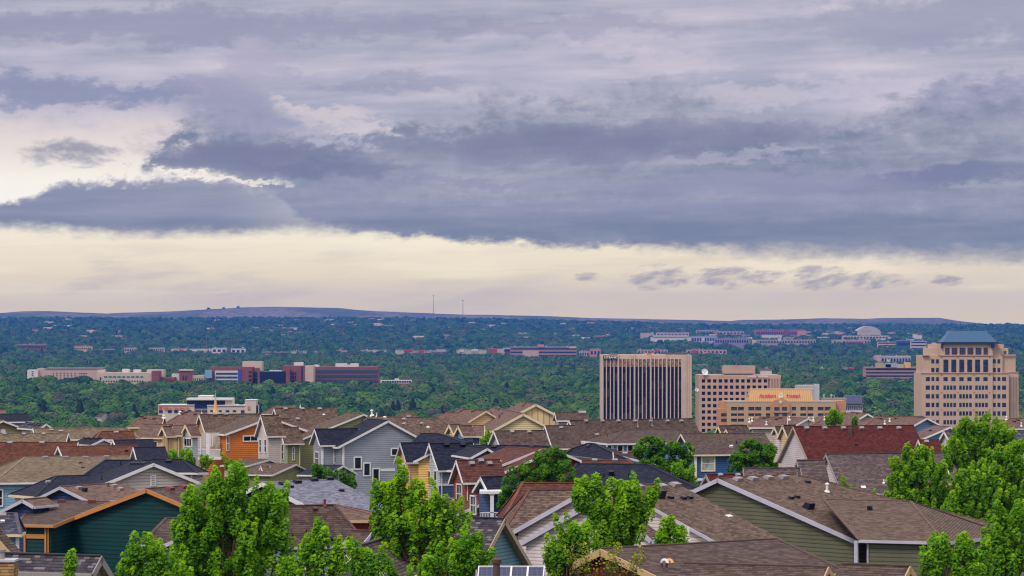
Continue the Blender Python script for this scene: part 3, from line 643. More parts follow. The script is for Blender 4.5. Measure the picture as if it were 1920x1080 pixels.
h.win(b,'WA',732.5,840,747,855,fr=.12)
for x0,x1 in ((645,662.5),(712.5,740)): h.bar(b,'WA',x0,879,x1,883,'trim_band',TR['white'],.04)
h.bar(b,'WA',641.5,838,645.5,900,'corner_post',TR['white'],.06)
h.vents(b,'L',[(679,794)],'pipe',BLACKM,w=.07,h=.5); h.vents(b,'L',[(655,813)],w=.3,mat=WHITEM,h=.1)
b=h.block(C(A=(590,804),AL=(580,832),AR=(600,835),B=(672,803)),'black','grey','white',H=10.9,yaw=72,L=5,r=2,p=1.0)
h.win(b,'WR',625,843,631,869,rows=2); h.win(b,'WR',633,843,640,869,rows=2); h.win(b,'WA',591,846,599,873,cols=2,rows=2)
h.bar(b,'WR',602,838,605,873,'corner_post',TR['white'],.06)
b=h.block(C(A=(644,871),AL=(611,891),B=(590,873)),'black','grey','white',H=14,yaw=-70,L=3.5,r=1.7,p=.5,sH=.6)
h=HB('olive yellow house with steep brown roof and narrow tall windows')
b=h.block(C(A=(682,776),AL=(545,831),B=(650,774)),'brown','green','white',H=9.9,yaw=-18,L=6,r=8,p=.4,sp=.2)
b=h.block(C(A=(514,765),B=(629,764),AR=(533,832)),'brown','green','white',H=9.65,yaw=76,L=7,r=4.2,p=.9); h.vents(b,'R',[(535,767),(567,767),(599,767),(558,786)],w=.5,h=.22); h.vents(b,'R',[(607,778)],w=.3,mat=WHITEM); h.vents(b,'R',[(563,764)],'pipe',WHITEM,w=.1,h=.35)
b=h.block(C(A=(519,785),AL=(509,822),AR=(528,820),B=(545,784)),'brown','tanboard','taupe',H=10.6,yaw=66,L=1.6,r=1.8,p=1.3)
b=h.block(C(A=(523,801),AL=(512,830),AR=(533,832),B=(560,801)),'brown','green','white',wallA='palegreen',H=11.2,yaw=62,L=2.5,r=1.5,p=1.2,sH=.6)
h.win(b,'WA',524.5,832,532.5,863,cols=2,rows=2,fr=.08); h.win(b,'WR',548,838,552.5,863,rows=2,fr=.08)
b=h.block(C(A=(556,867),AL=(510,890),B=(490,872)),'brown','green','white',H=15,yaw=-70,L=4,r=1.8,p=.5,sH=.8)
b=h.block(C(A=(489,874),AL=(485,885),AR=(494,886),B=(505,873)),'brown','tanboard','white',H=14.6,yaw=50,L=1.2,r=.6,p=1.3,sH=.8,cap=False)
h=HB('white board gabled house between the orange and olive yellow houses')
b=h.block(C(A=(489,779),AL=(477,817),AR=(500,818),B=(524,777)),'brown','beige','white',wallA='whiteboard',H=9.65,yaw=60,L=3,r=1.6,p=1.3)
h.win(b,'WA',486.5,823,491,849,rows=2,fr=.08); h.win(b,'WA',496,823,500.5,849,rows=2,fr=.08)
b=h.block(C(A=(506,859),AL=(463,873),B=(456,862)),'brown','beige','white',H=14.6,yaw=-70,L=3,r=1.6,p=.5,sH=.8)
h=HB('house with rose brown hip peeking up behind the olive yellow roof')
b=h.block(C(A=(520,760),B=(548,761),AR=(488,776),BR=(575,776)),'rose','cream','white',H=9.9,yaw=90,L=2,r=2.5,p=.5,hip='AB')
h=HB('orange house with upper corner balcony and brown roof')
b=h.block(C(A=(507,782),AL=(421,814),B=(468,779)),'brown','orange','white',H=10.2,yaw=-22,L=5,r=5,p=.4,fw=.2,sp=.2)
h.win(b,'WA',455,816.5,484,828,cols=2,fr=.12); h.win(b,'WA',424.5,818,429.5,845,rows=2,fr=.07)
b=h.block(C(A=(373,777),AL=(362,812),AR=(385,813),B=(490,775)),'brown','orange','white',wallA='tanboard',H=10.1,yaw=72,L=7,r=2.2,p=1.0,g0=44); h.vents(b,'R',[(402,777),(423,777)],w=.5,h=.24)
OR=h; OB=b
def rel(*p): return at(*p)
bm=bmesh.new(); dd=316.5
box(bm,X_(367,dd),X_(414,dd),dd,dd+2.5,Z_(862,dd),Z_(858,dd)); mesh_obj('balcony_floor',bm,TR['white'],OR.e)
bm=bmesh.new(); box(bm,X_(367,dd),X_(414,dd),dd+.02,dd+.10,Z_(843.8,dd),Z_(842.3,dd)); box(bm,X_(391,dd),X_(414,dd),dd+.02,dd+.10,Z_(858,dd),Z_(856.8,dd))
for i in range(12):
    x=X_(393+i*1.75,dd); box(bm,x-.025,x+.025,dd+.035,dd+.085,Z_(857,dd),Z_(843.5,dd))
mesh_obj('railing',bm,TR['white'],OR.e)
bm=bmesh.new(); box(bm,X_(368.5,dd),X_(391,dd),dd+.04,dd+.09,Z_(858,dd),Z_(843.6,dd)); mesh_obj('balcony_panel',bm,TR['lavender'],OR.e)
for x,w in ((368.5,1.1),(376,1.0),(390,3.4)):
    bm=bmesh.new(); box(bm,X_(x-w,dd),X_(x+w,dd),dd-.05,dd+.25,Z_(859,dd),Z_(813,dd)); mesh_obj('porch_post',bm,TR['white'],OR.e)
bm=bmesh.new(); box(bm,X_(383.5,dd+1.6),X_(399,dd+1.6),dd+1.5,dd+1.6,Z_(838,dd),Z_(816,dd)); mesh_obj('shutter',bm,SD['whiteboard'],OR.e)
bm=bmesh.new(); box(bm,X_(404,dd+1.9),X_(409,dd+1.9),dd+1.8,dd+1.9,Z_(844,dd),Z_(819,dd)); mesh_obj('door',bm,TR['taupe'],OR.e)
bm=bmesh.new(); box(bm,X_(369,dd+2.6),X_(413,dd+2.6),dd+2.55,dd+2.7,Z_(858,dd),Z_(813,dd)); mesh_obj('balcony_wall',bm,SD['beige'],OR.e)
h=HB('tan and grey terrace house with triple window left of the orange house')
b=h.block(C(A=(304,800),AL=(297,815),AR=(312,818),B=(322,798)),'rose','tanboard','cream',H=10.5,yaw=25,L=3,r=.9,p=1.2)
b=h.block(C(A=(316,797),B=(345,797),AR=(312,816),BR=(342,816)),'rose','tanboard','cream',H=10.6,yaw=90,L=2.2,r=2.2,p=.6)
b=h.block(C(A=(348,797),AL=(338,816),AR=(358,818),B=(368,795)),'rose','palegrey','cream',H=10.5,yaw=25,L=3,r=1.1,p=1.2)
h.win(b,'WA',345.5,821,360.5,838,cols=3,fr=.1)
b=h.block(C(A=(262,795),B=(330,795),AR=(254,820),BR=(304,821)),'rose','cream','cream',H=10.9,yaw=90,L=4,r=2.6,p=.6)
h.win(b,'WR',289,827,296,838,'white'); h.win(b,'WR',305,824,313,846,'white',cols=2)
b=h.block(C(A=(268,778),B=(308,779),AR=(238,801)),'rose','cream','cream',H=10,yaw=90,L=2.5,r=3,p=.5,hip='A'); h.vents(b,'R',[(272,784),(289,785),(266,781)],w=.4,mat=BROWNM); h.vents(b,'R',[(307,783)],'flue',w=.2,h=.2)
b=h.block(C(A=(345,771),B=(378,772),AR=(298,801)),'rose','cream','cream',H=10,yaw=88,L=2.5,r=3,p=.5,hip='A'); h.vents(b,'R',[(341,776),(349,773),(366,777)],w=.4,mat=BROWNM); h.vents(b,'R',[(338,776)],'flue',w=.2,h=.2)
b=h.block(C(A=(352,843),AL=(322,858),AR=(373,853),B=(316,846)),'rose','beige','cream',H=13.6,yaw=-45,L=3,r=1.6,p=.5,sH=.6)
h=HB('beige house with white louvre in its wide low gable and black roof')
b=h.block(C(A=(288,868),AL=(188,909),AR=(373,903),B=(252,863)),'black','taupe','white',H=9.8,yaw=-28,L=8,r=4,p=.45,fw=.2)
h.bar(b,'WA',281.5,891,292.5,911.5,'louvre_frame',TR['white'],.06)
for i in range(5): h.bar(b,'WA',283.5,893+i*3.6,290.5,894.2+i*3.6,'louvre_slat',TR['grey'],.09)
h.vents(b,'L',[(251,869),(258,869),(265,869),(272,869)],mat=BLACKM,w=.5,h=.12); h.vents(b,'L',[(226,874)],'pipe',BLACKM,w=.12,h=.4)
b=h.block(C(A=(285,861),B=(342,861),BR=(369,886)),'black','taupe','white',H=10,yaw=90,L=3,r=3,p=.5,hip='B'); h.vents(b,'R',[(317,865)],mat=BLACKM,w=.5)
h=HB('house with black hipped roof and grey blue walls left of the beige gable')
b=h.block(C(A=(106,891),B=(168,892),AR=(66,931),AL=(17,927)),'black','beige','cream',H=10.3,yaw=64,L=4,r=3.5,p=.45,hip='A'); h.vents(b,'R',[(90,905)],w=.35); h.vents(b,'R',[(191,898)],'pipe',BLACKM,w=.08,h=.3)
b=h.block(C(A=(198,862),B=(292,863),AR=(148,897)),'black','taupe','white',H=10.2,yaw=85,L=4,r=3,p=.5,hip='A')
h=HB('pale blue house with broad tan hipped roof at the left edge')
b=h.block(C(A=(47,857),B=(240,855),AR=(-14,903),BR=(270,903)),'tan','lightblue','white',H=10.4,yaw=90,L=8,r=3.5,p=.45,hip='A')
h.vents(b,'R',[(85,860),(123,860),(161,860),(200,859)],w=.48,h=.22); h.vents(b,'R',[(155,877),(151,868)],w=.3,mat=BROWNM,h=.1); h.win(b,'WR',-6,917,6,950,rows=2)
h=HB('house with long rust coloured roof at the left edge')
b=h.block(C(A=(-30,829),B=(146,829)),'rust','beige','white',H=10.4,yaw=90,L=8,r=4,p=.55); h.vents(b,'R',[(19,832),(79,832)],w=.5,h=.24); h.vents(b,'R',[(16,846)],'pipe',COPPER,w=.1,h=.5)
h=HB('house with rust coloured roof ending in black roofs beside it')
b=h.block(C(A=(108,836),AL=(104,850),B=(256,835),BR=(271,862)),'rust','beige','white',H=10.1,yaw=82,L=7,r=3,p=.6); h.vents(b,'R',[(237,846)],mat=BLACKM,w=.25)
h=HB('black roofed house with small white edged gable among the rust roofs')
b=h.block(C(A=(195,822),AL=(170,834),AR=(223,835),B=(158,820)),'black','taupe','white',H=10.5,yaw=-45,L=3,r=2,p=.55); h.vents(b,'L',[(164,822),(173,822),(183,822)],mat=BLACKM,w=.5,h=.12)
h=HB('black roofed house stepping down behind the left rust roofs')
b=h.block(C(A=(212,824),B=(287,824),BR=(296,842)),'black','beige','white',H=10.2,yaw=86,L=4,r=3,p=.6)
b=h.block(C(A=(250,838),B=(310,838),BR=(318,864)),'black','beige','white',H=10.1,yaw=86,L=3,r=3,p=.6)
h=HB('small house with short rust roof beside the tan ridge')
b=h.block(C(A=(190,808),B=(250,808),AR=(177,823),BR=(255,824)),'rust','beige','white',H=10.2,yaw=88,L=3,r=2,p=.6,hip='A'); h.vents(b,'R',[(218,811)],w=.5)
h=HB('khaki gabled house with small white vent at the left edge')
b=h.block(C(A=(6,788),AL=(-36,806),AR=(71,813),B=(-20,786)),'rose','khaki','white',H=10.2,yaw=-20,L=5,r=3.5,p=.5); h.bar(b,'WA',1,805,10,812,'louvre_vent',TR['white'])
h=HB('tan roofed house with three pale vents in front of the khaki gable')
b=h.block(C(A=(-30,812),B=(128,812)),'tan','beige','white',H=10.5,yaw=90,L=8,r=3,p=.5); h.vents(b,'R',[(9,815),(45,815),(82,815)],w=.42,h=.2)
h=HB('tan roofed house with long ridge right of the khaki gable')
b=h.block(C(A=(62,803),B=(236,801),BR=(262,822)),'tan','beige','white',H=10.1,yaw=90,L=9,r=3,p=.5,hip='B'); h.vents(b,'R',[(96,807),(114,809)],w=.45)
h=HB('far left house with flat looking purple black roof')
b=h.block(C(A=(-30,776),B=(52,776),BR=(63,790)),'black','grey','white',H=10,yaw=88,L=5,r=3,p=.5)
h=HB('black roofed house with little white gable at far left')
b=h.block(C(A=(87,794),AL=(72,805),AR=(102,805),B=(48,791)),'slate','rust' if 0 else 'taupe','white',H=10.3,yaw=-48,L=4,r=1.5,p=.6); h.vents(b,'L',[(56,795),(62,795),(68,796),(74,797)],mat=BLACKM,w=.5,h=.12)
h=HB('house with short brown roof above the purple black roof at far left')
b=h.block(C(A=(-30,768),B=(10,768),BR=(14,778)),'rose','beige','white',H=9.8,yaw=88,L=3,r=2,p=.5)
h=HB('yellow house with tall window and black roof')
b=h.block(C(A=(750,830),AL=(739,867),AR=(762,867),B=(803,829)),'black','yellow','lavender',wallA='gold',H=10.2,yaw=66,L=3.5,r=2,p=1.2)
h.win(b,'WA',751.5,868,762,899,cols=2,rows=2,fr=.1)
b=h.block(C(A=(812,846),AL=(777,864)),'black','yellow','white',H=10.6,yaw=4,L=4,r=1.8,p=.5)
h=HB('blue grey gabled house with two tall windows and black roof')
b=h.block(C(A=(804,831),AL=(788,881),AR=(822,882),B=(887,830)),'black','grey','white',wallA='palegrey',H=9.9,yaw=66,L=5,r=2.6,p=1.1)
h.win(b,'WA',801.5,881,808.5,911,rows=2,fr=.1); h.win(b,'WA',814,881,820.5,921,rows=2,fr=.1); h.win(b,'WA',809,851,812,864,fr=.06)
h.bar(b,'WR',823,907,851,910.5,'trim_band',TR['white'],.06); h.bar(b,'WR',823,911,851,931,'wainscot',SD['slateblue'],.03); h.vents(b,'R',[(836,834),(866,834)],mat=BLACKM,w=.5,h=.25)
b=h.block(C(A=(790,813),B=(822,812),AR=(770,832),BR=(880,834)),'black','grey','white',H=10,yaw=90,L=2,r=2.5,p=.5,hip='AB')
b=h.block(C(A=(914,840),AL=(881,858),AR=(929,849),B=(880,835)),'black','slateblue','white',H=10,yaw=-30,L=4,r=2,p=.6)
h=HB('brick red house with sweeping red brown roof and tall white window')
b=h.block(C(A=(1040,842),AL=(892,908),AR=(1112,872),B=(1014,841)),'redbrown','darkred','white',H=9.6,yaw=-44,L=1.6,r=7,p=.38,sp=.1)
b=h.block(C(A=(1016,841),B=(950,838),AL=(905,885)),'redbrown','darkred','white',H=9.6,yaw=-44,L=4,r=4,p=.38,sp=.1,sy=8)
b=h.block(C(A=(856,863),AL=(841,904),AR=(868,905),B=(938,860)),'redbrown','brick','white',H=10.05,yaw=68,L=4,r=2,p=1.1); h.vents(b,'R',[(884,869),(917,869),(901,864)],w=.45,h=.22)
h.win(b,'WA',856.5,906,867,946,cols=2,rows=2,fr=.1)
b=h.block(C(A=(905,943),AL=(851,966),B=(842,935)),'redbrown','darkred','white',H=12.6,yaw=-50,L=3,r=2,p=.5,sH=.6)
h=HB('navy blue house with white porch column and small black gable')
b=h.block(C(A=(901,893),AL=(886,920),AR=(915,920),B=(978,892)),'black','navy','white',wallA='slateblue',H=10.5,yaw=64,L=4,r=1.5,p=1.1)
h.win(b,'WA',882.5,928,893.5,966,cols=2,rows=2,fr=.1)
dd=196.5; bm=bmesh.new(); box(bm,X_(919,dd),X_(926,dd),dd,dd+.25,44,Z_(926,dd)); box(bm,X_(917.5,dd),X_(927.5,dd),dd-.05,dd+.3,Z_(928,dd),Z_(925.5,dd)); mesh_obj('porch_post',bm,TR['white'],h.e)
bm=bmesh.new(); box(bm,X_(901,dd),X_(950,dd),dd,dd+.1,Z_(962,dd),Z_(960.5,dd)); [box(bm,X_(x,dd),X_(x+.9,dd),dd+.02,dd+.07,Z_(972,dd),Z_(962,dd)) for x in range(901,950,3)]; mesh_obj('railing',bm,TR['white'],h.e)
bm=bmesh.new(); box(bm,X_(899,dd),X_(955,dd),dd-.1,dd+2.5,Z_(926,dd),Z_(921,dd)); mesh_obj('porch_beam',bm,TR['white'],h.e)
h=HB('house with broad hipped black roof right of the round tree')
b=h.block(C(A=(1082,870),B=(1213,869),AR=(1045,916),BR=(1314,919)),'black','slateblue','white',H=9.9,yaw=90,L=5,r=4,p=.5,hip='AB')
h.vents(b,'R',[(1147,890)],mat=BLACKM,w=.4,h=.35); h.vents(b,'R',[(1132,893),(1179,893)],'pipe',BLACKM,w=.09,h=.25)
h=HB('black pyramid roofed house behind the broad black hip')
b=h.block(C(A=(1106,831),B=(1112,831),AR=(1045,850),BR=(1192,869)),'black','grey','dark',H=10,yaw=90,L=.6,r=3,p=.5,hip='AB',sp=.25); h.vents(b,'R',[(1105,836),(1068,846)],mat=BLACKM,w=.5)
h=HB('house with thin strip of red brown roof showing above the broad black hip')
b=h.block(C(A=(1090,862),B=(1176,862),BR=(1192,873)),'redbrown','brick','white',H=10,yaw=90,L=3.5,r=2,p=.5,hip='B'); h.vents(b,'R',[(1115,865),(1153,865)],w=.45,h=.22)
h=HB('house with small red brown roof left of the dark green tree')
b=h.block(C(A=(1150,847),B=(1200,847)),'redbrown','brick','white',H=10,yaw=90,L=3,r=2.5,p=.5); h.vents(b,'R',[(1172,851)],w=.45)
h=HB('slate blue house with wide gable right of the red roof')
b=h.block(C(A=(1738,783),AL=(1710,799),AR=(1770,800),B=(1690,780)),'rose','skyblue','white',H=10,yaw=-42,L=5,r=2.2,p=.55)
h=HB('slate blue house with long low rake ending at the red roof')
b=h.block(C(A=(1781,800),AL=(1723,825),AR=(1800,808),B=(1752,797)),'rose','skyblue','white',H=10.3,yaw=-28,L=4,r=3,p=.5); h.vents(b,'L',[(1745,808)],mat=BLACKM,w=.3)
h=HB('white gabled house with purple brown roof beside the tall right trees')
b=h.block(C(A=(1769,808),AL=(1759,828),AR=(1784,832),B=(1806,806)),'plum','whiteboard','white',H=10.2,yaw=60,L=3,r=1.5,p=1.1)
h=HB('rose brown hipped house behind the right end of the red roof')
b=h.block(C(A=(1645,781),B=(1732,780),AR=(1618,799)),'rose','taupe','white',H=10.1,yaw=90,L=5,r=2.5,p=.5,hip='A'); h.vents(b,'R',[(1651,785),(1680,785),(1687,784),(1713,786)],w=.35,mat=BROWNM)
h.vents(b,'R',[(1668,790),(1696,796),(1717,789),(1659,795)],'flue',w=.13,h=.3)
h=HB('beige gabled house behind the middle of the red roof')
b=h.block(C(A=(1627,775),AL=(1605,788),AR=(1645,786),B=(1596,772)),'rose','taupe','white',H=10.2,yaw=-28,L=4,r=2,p=.5); h.vents(b,'L',[(1608,776),(1601,775)],w=.35,mat=BROWNM)
h.vents(b,'WA',[(1631,788)],'flue',w=.13,h=.35)
h=HB('rose brown house with white gable in front of the orange roofed hotel')
b=h.block(C(A=(1515,784),AL=(1491,797),AR=(1526,789),B=(1478,782)),'rose','whiteboard','white',H=10.2,yaw=-40,L=3,r=2,p=.5)
b=h.block(C(A=(1425,781),B=(1476,782),AR=(1403,801)),'rose','taupe','white',H=10,yaw=90,L=3,r=2.5,p=.5,hip='A'); h.vents(b,'R',[(1432,784),(1440,782),(1456,786),(1463,784)],w=.35,mat=BROWNM)
h.vents(b,'R',[(1437,796),(1405,791),(1410,789),(1480,787)],'flue',w=.13,h=.3)
h=HB('rose brown roofed house behind the left end of the red roof')
b=h.block(C(A=(1560,775),B=(1602,773),AR=(1520,798)),'rose','taupe','white',H=10,yaw=88,L=3,r=3,p=.5,hip='A'); h.vents(b,'R',[(1525,788),(1546,787),(1516,789)],'flue',w=.13,h=.3)
h=HB('terrace house with pink and cream dormers left of the red roof')
b=h.block(C(A=(1452,800),AL=(1446,813),AR=(1460,818),B=(1468,799)),'umber','pinkwhite','cream',H=10.4,yaw=60,L=2,r=1.1,p=1.2)
b=h.block(C(A=(1467,797),AL=(1457,821),AR=(1477,820),B=(1492,796)),'umber','cream','cream',H=10.1,yaw=50,L=3,r=1.2,p=1.4)
h=HB('rose brown hipped house at the far right edge')
b=h.block(C(A=(1893,785),B=(1965,783),AR=(1866,804)),'rose','taupe','white',H=10,yaw=88,L=5,r=2.5,p=.5,hip='A'); h.vents(b,'R',[(1901,790),(1908,788)],w=.35,mat=BROWNM); h.vents(b,'R',[(1915,799),(1887,787)],'flue',w=.13,h=.3)
h=HB('slate roofed house at the right edge behind the trees')
b=h.block(C(A=(1905,808),B=(1970,806),AR=(1893,832)),'slate','grey','white',H=10,yaw=84,L=4,r=2.5,p=.6)
h=HB('purple brown roofed house glimpsed between the right trees')
b=h.block(C(A=(1775,869),B=(1825,869)),'plum','grey','white',H=11,yaw=86,L=3,r=3,p=.6)
h=HB('orange walled house glimpsed between the right trees')
b=h.block(C(A=(1800,895),AL=(1771,911),AR=(1838,918)),'plum','orange','cream',H=11.2,yaw=6,L=5,r=2,p=.55)
h=HB('small house with pale metal roof behind the olive house ridge')
b=h.block(C(A=(1610,925),B=(1643,925),AR=(1598,938),BR=(1662,939)),'grey','beige','white',H=11.1,yaw=90,L=1.4,r=1.2,p=.5,hip='AB')
h=HB('brown roofed house left of the striped bank tower')
b=h.block(C(A=(1040,773),B=(1102,773),BR=(1106,788)),'umber','taupe','white',H=9.8,yaw=88,L=4,r=2,p=.5); h.vents(b,'R',[(1092,774)],w=.9,mat=METAL,h=.2)
if __import__('os').environ.get('FITLOG'):
    for n_,l_,b_ in FITLOG:
        P=b_.P; o=_corn(P); er={k:(round(_proj(o[k])[0]-v[0],1),round(_proj(o[k])[1]-v[1],1)) for k,v in b_.req.items()}
        bad=max(max(abs(a),abs(c_)) for a,c_ in er.values())
        print('FIT',l_,'d%.0f yaw%.0f L%.1f rl%.1f rr%.1f pl%.2f pr%.2f H%.1f ia%.1f ib%.1f'%(P[1],math.degrees(P[2]),*P[3:]),('!!' if bad>3 else ''),er if bad>3 else '')
# ---------------- ground and hills ----------------
def gridmesh(name,xs_at,ds,nx,zf,mat,kind):
    bm=bmesh.new(); rows=[]
    for d in ds:
        w=xs_at(d); rows.append([bm.verts.new((-w+2*w*i/nx,d,zf(-w+2*w*i/nx,d))) for i in range(nx+1)])
    for a,b in zip(rows,rows[1:]):
        for i in range(nx): bm.faces.new([a[i],a[i+1],b[i+1],b[i]])
    o=mesh_obj(name,bm,mat,None,kind,True); return o
GM,t,p=newmat('ground_cover'); g=t.node('ShaderNodeNewGeometry').outputs['Position']
nn=t.noise(g,.012,7,.6); n2=t.noise(g,.2,4,.6)
t.put(p.inputs['Base Color'],t.mix(t.ss(n2,.35,.65),t.mix(t.ss(nn,.4,.6),(.035,.06,.018,1),(.10,.09,.05,1)),(.05,.075,.025,1))); p.inputs['Roughness'].default_value=.95
gridmesh('ground',lambda d:max(400,abs(d)*.42),[-400,-100,0,40,80,110,150,200,270,340,410,480,620,760,880,1000,1200,1400,2000,3000,4000,5000,6000,7000,8000,9000,10000,11500,13100],40,gz,GM,'structure')
HM,t,p=newmat('hill_grass'); g=t.node('ShaderNodeNewGeometry').outputs['Position']
gx,gy,gzz=t.sep(g); vv=t.xyz(t.m('MULTIPLY',gx,1.0),t.m('MULTIPLY',gy,.25),t.m('MULTIPLY',gzz,3.0))
n1=t.noise(vv,.0035,8,.62); n2=t.noise(vv,.03,5,.7)
c=t.mix(t.ss(n1,.38,.62),(.06,.075,.04,1),(.21,.15,.10,1)); c=t.mix(t.ss(n2,.52,.62),c,(.03,.05,.03,1))
t.put(p.inputs['Base Color'],c); p.inputs['Roughness'].default_value=.95
CREST=[(-400,594),(0,587),(40,584),(90,583.5),(150,586),(200,588),(250,586),(340,583.5),(400,579.5),(460,576.5),(540,575.5),(600,577),(640,578.5),(680,582),(760,586),(870,590),(1000,592),(1100,596),(1200,598),(1300,600),(1370,602),(1385,600),(1480,599),(1540,596.5),(1620,598),(1660,596),(1760,596),(1800,602),(1850,607.5),(1920,608),(2400,612)]
def crest(px):
    return float(np.interp(px,[a for a,_ in CREST],[b for _,b in CREST]))
def hz_(x,d):
    px=CX+x/d*F; D0,D1=10300,12600
    zc=CH+(HY-crest(px))/F*12600; zb=gz(x,10000)-4
    k=(d-D0)/(D1-D0); 
    if k<0: return zb-6
    if k>1: return zc-(d-D1)*.04
    s=math.sin(k*math.pi/2)**1.1; w=math.sin(px*.045+k*5)*.06+math.sin(px*.11+k*9)*.03
    return zb+(zc-zb)*(s+w*(1-k)*k*2.2)
gridmesh('hills',lambda d:d*.25,[10200]+[10300+115*i for i in range(21)]+[13000,13150],260,hz_,HM,'structure')
# small flat-topped plateau with pale field, far left
FM=plain('dry_field',lin(170,140,112),.95,.2,nscale=.01)
# ---------------- road climbing the slope at far right ----------------
RM=plain('road_surface',lin(176,160,156),.9,.1,nscale=.05)
def strip(name,pts,wpx):
    bm=bmesh.new(); pr=None
    for px,py in pts:
        # find ground distance for the photo point
        d=5200
        for k in range(900):
            d=5200+6*k; x=X_(px,d)
            if Z_(py,d)<=gz(x,d)+1.0: break
        w=wpx*d/F/2*(1.0); a=bm.verts.new((x-w,d,gz(x,d)+1.2)); b=bm.verts.new((x+w,d,gz(x,d)+1.2))
        if pr: bm.faces.new([pr[0],pr[1],b,a])
        pr=(a,b)
    mesh_obj(name,bm,RM,None,'structure')
strip('road',[(1876,652),(1868,644),(1872,638),(1892,633),(1908,630)],13)
strip('road',[(1905,650),(1903,643),(1910,637),(1925,632)],10)
# ---------------- crowns ----------------
def leafmat(name,stops,hue=0.04,trans=.25,tint=True):
    m,t,p=newmat(name)
    oi=t.node('ShaderNodeObjectInfo').outputs['Random']
    c=t.ramp(oi,[(i/(len(stops)-1),s) for i,s in enumerate(stops)])
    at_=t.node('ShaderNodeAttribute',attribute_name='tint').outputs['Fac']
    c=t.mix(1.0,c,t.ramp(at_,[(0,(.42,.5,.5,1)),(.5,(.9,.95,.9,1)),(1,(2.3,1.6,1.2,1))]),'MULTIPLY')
    t.put(p.inputs['Base Color'],c); p.inputs['Roughness'].default_value=.6; p.inputs['Specular IOR Level'].default_value=.2
    if trans:
        tr=t.node('ShaderNodeBsdfTranslucent'); t.put(tr.inputs[0],c); mx=t.node('ShaderNodeMixShader'); mx.inputs[0].default_value=trans
        o=[n for n in t.n if n.type=='OUTPUT_MATERIAL'][0]; t.l.new(p.outputs[0],mx.inputs[1]); t.l.new(tr.outputs[0],mx.inputs[2]); t.l.new(mx.outputs[0],o.inputs[0])
    return m
BARK=plain('bark',lin(96,78,64),.9,.2)
def quads(name,Cn,A,B,tint,mat,extra=None):
    """leaf-shaped quads: centres Cn, half axes A and B"""
    n=len(Cn); V=np.empty((n,4,3)); V[:,0]=Cn-A; V[:,1]=Cn+B; V[:,2]=Cn+A; V[:,3]=Cn-B
    me=bpy.data.meshes.new(name); nv=4*n
    me.vertices.add(nv); me.vertices.foreach_set('co',V.reshape(-1)); me.loops.add(nv); me.loops.foreach_set('vertex_index',np.arange(nv,dtype=np.int32))
    me.polygons.add(n); me.polygons.foreach_set('loop_start',np.arange(0,nv,4,dtype=np.int32)); me.polygons.foreach_set('loop_total',np.full(n,4,np.int32))
    at_=me.attributes.new('tint','FLOAT','POINT'); at_.data.foreach_set('value',np.repeat(tint,4).astype(np.float32))
    me.update(calc_edges=True); me.materials.append(mat); return me
def unit(v): return v/np.maximum(np.linalg.norm(v,axis=1,keepdims=True),1e-9)
def axes(rng,N,s,asp=.62,tilt=.8):
    """two half axes per leaf roughly across direction N"""
    r=unit(rng.normal(size=N.shape)); Nn=unit(N+tilt*r); a=unit(np.cross(Nn,unit(rng.normal(size=N.shape)))); b=np.cross(Nn,a)
    return a*s[:,None],b*(s*asp)[:,None]
def far_crown(seed,n,conifer=False,lobes=9,mat=None):
    rng=np.random.default_rng(seed); P=[];Nn=[];Tt=[];S_=[]
    L=[]
    if conifer: L=[(np.array([0,0,.25+.75*k/6]),.42*(1-k/6.4)+.05) for k in range(7)]
    else:
        for k in range(lobes):
            a=rng.uniform(0,6.28); r=rng.uniform(.25,.6); L.append((np.array([math.cos(a)*r,math.sin(a)*r,rng.uniform(.35,.80)-.5*r*r+.1]),rng.uniform(.20,.34)))
        L.append((np.array([0,0,.55]),.56))
    w=np.array([l[1]**2 for l in L]); w/=w.sum()
    idx=rng.choice(len(L),n,p=w); c=np.array([L[i][0] for i in idx]); r=np.array([L[i][1] for i in idx])
    d=unit(rng.normal(size=(n,3))); d[:,2]=np.abs(d[:,2])*.9+d[:,2]*.1; rr=r*rng.uniform(.82,1.12,n)
    pos=c+d*rr[:,None]*np.array([1,1,.85])
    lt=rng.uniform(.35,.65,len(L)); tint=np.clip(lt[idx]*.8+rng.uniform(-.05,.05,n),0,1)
    s=rng.uniform(.055,.105,n); A,B=axes(rng,d,s,.8,.14)
    bm=bmesh.new()
    me=quads('crown',pos,A,B,tint,mat)
    bm.from_mesh(me); tl=bm.verts.layers.float.get('tint')
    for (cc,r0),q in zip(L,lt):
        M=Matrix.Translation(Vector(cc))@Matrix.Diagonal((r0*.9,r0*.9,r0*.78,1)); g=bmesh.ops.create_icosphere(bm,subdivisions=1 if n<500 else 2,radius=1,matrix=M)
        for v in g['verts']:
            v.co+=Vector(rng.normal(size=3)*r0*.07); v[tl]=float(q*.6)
    bm.to_mesh(me); bm.free(); return me
GREENS=[(.012,.055,.024,1),(.035,.13,.022,1),(.08,.20,.020,1),(.018,.075,.028,1),(.12,.235,.024,1),(.13,.16,.065,1),(.045,.15,.024,1),(.022,.09,.038,1)]
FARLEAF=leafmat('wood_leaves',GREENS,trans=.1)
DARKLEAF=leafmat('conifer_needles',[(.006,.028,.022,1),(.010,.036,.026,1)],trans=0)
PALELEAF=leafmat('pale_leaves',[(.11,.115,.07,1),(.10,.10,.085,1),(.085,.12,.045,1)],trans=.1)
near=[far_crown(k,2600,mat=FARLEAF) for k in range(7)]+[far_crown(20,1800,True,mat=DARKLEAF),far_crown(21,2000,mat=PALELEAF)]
farp=[far_crown(40+k,260,lobes=6,mat=FARLEAF) for k in range(6)]+[far_crown(50,160,True,mat=DARKLEAF),far_crown(51,220,lobes=6,mat=PALELEAF)]
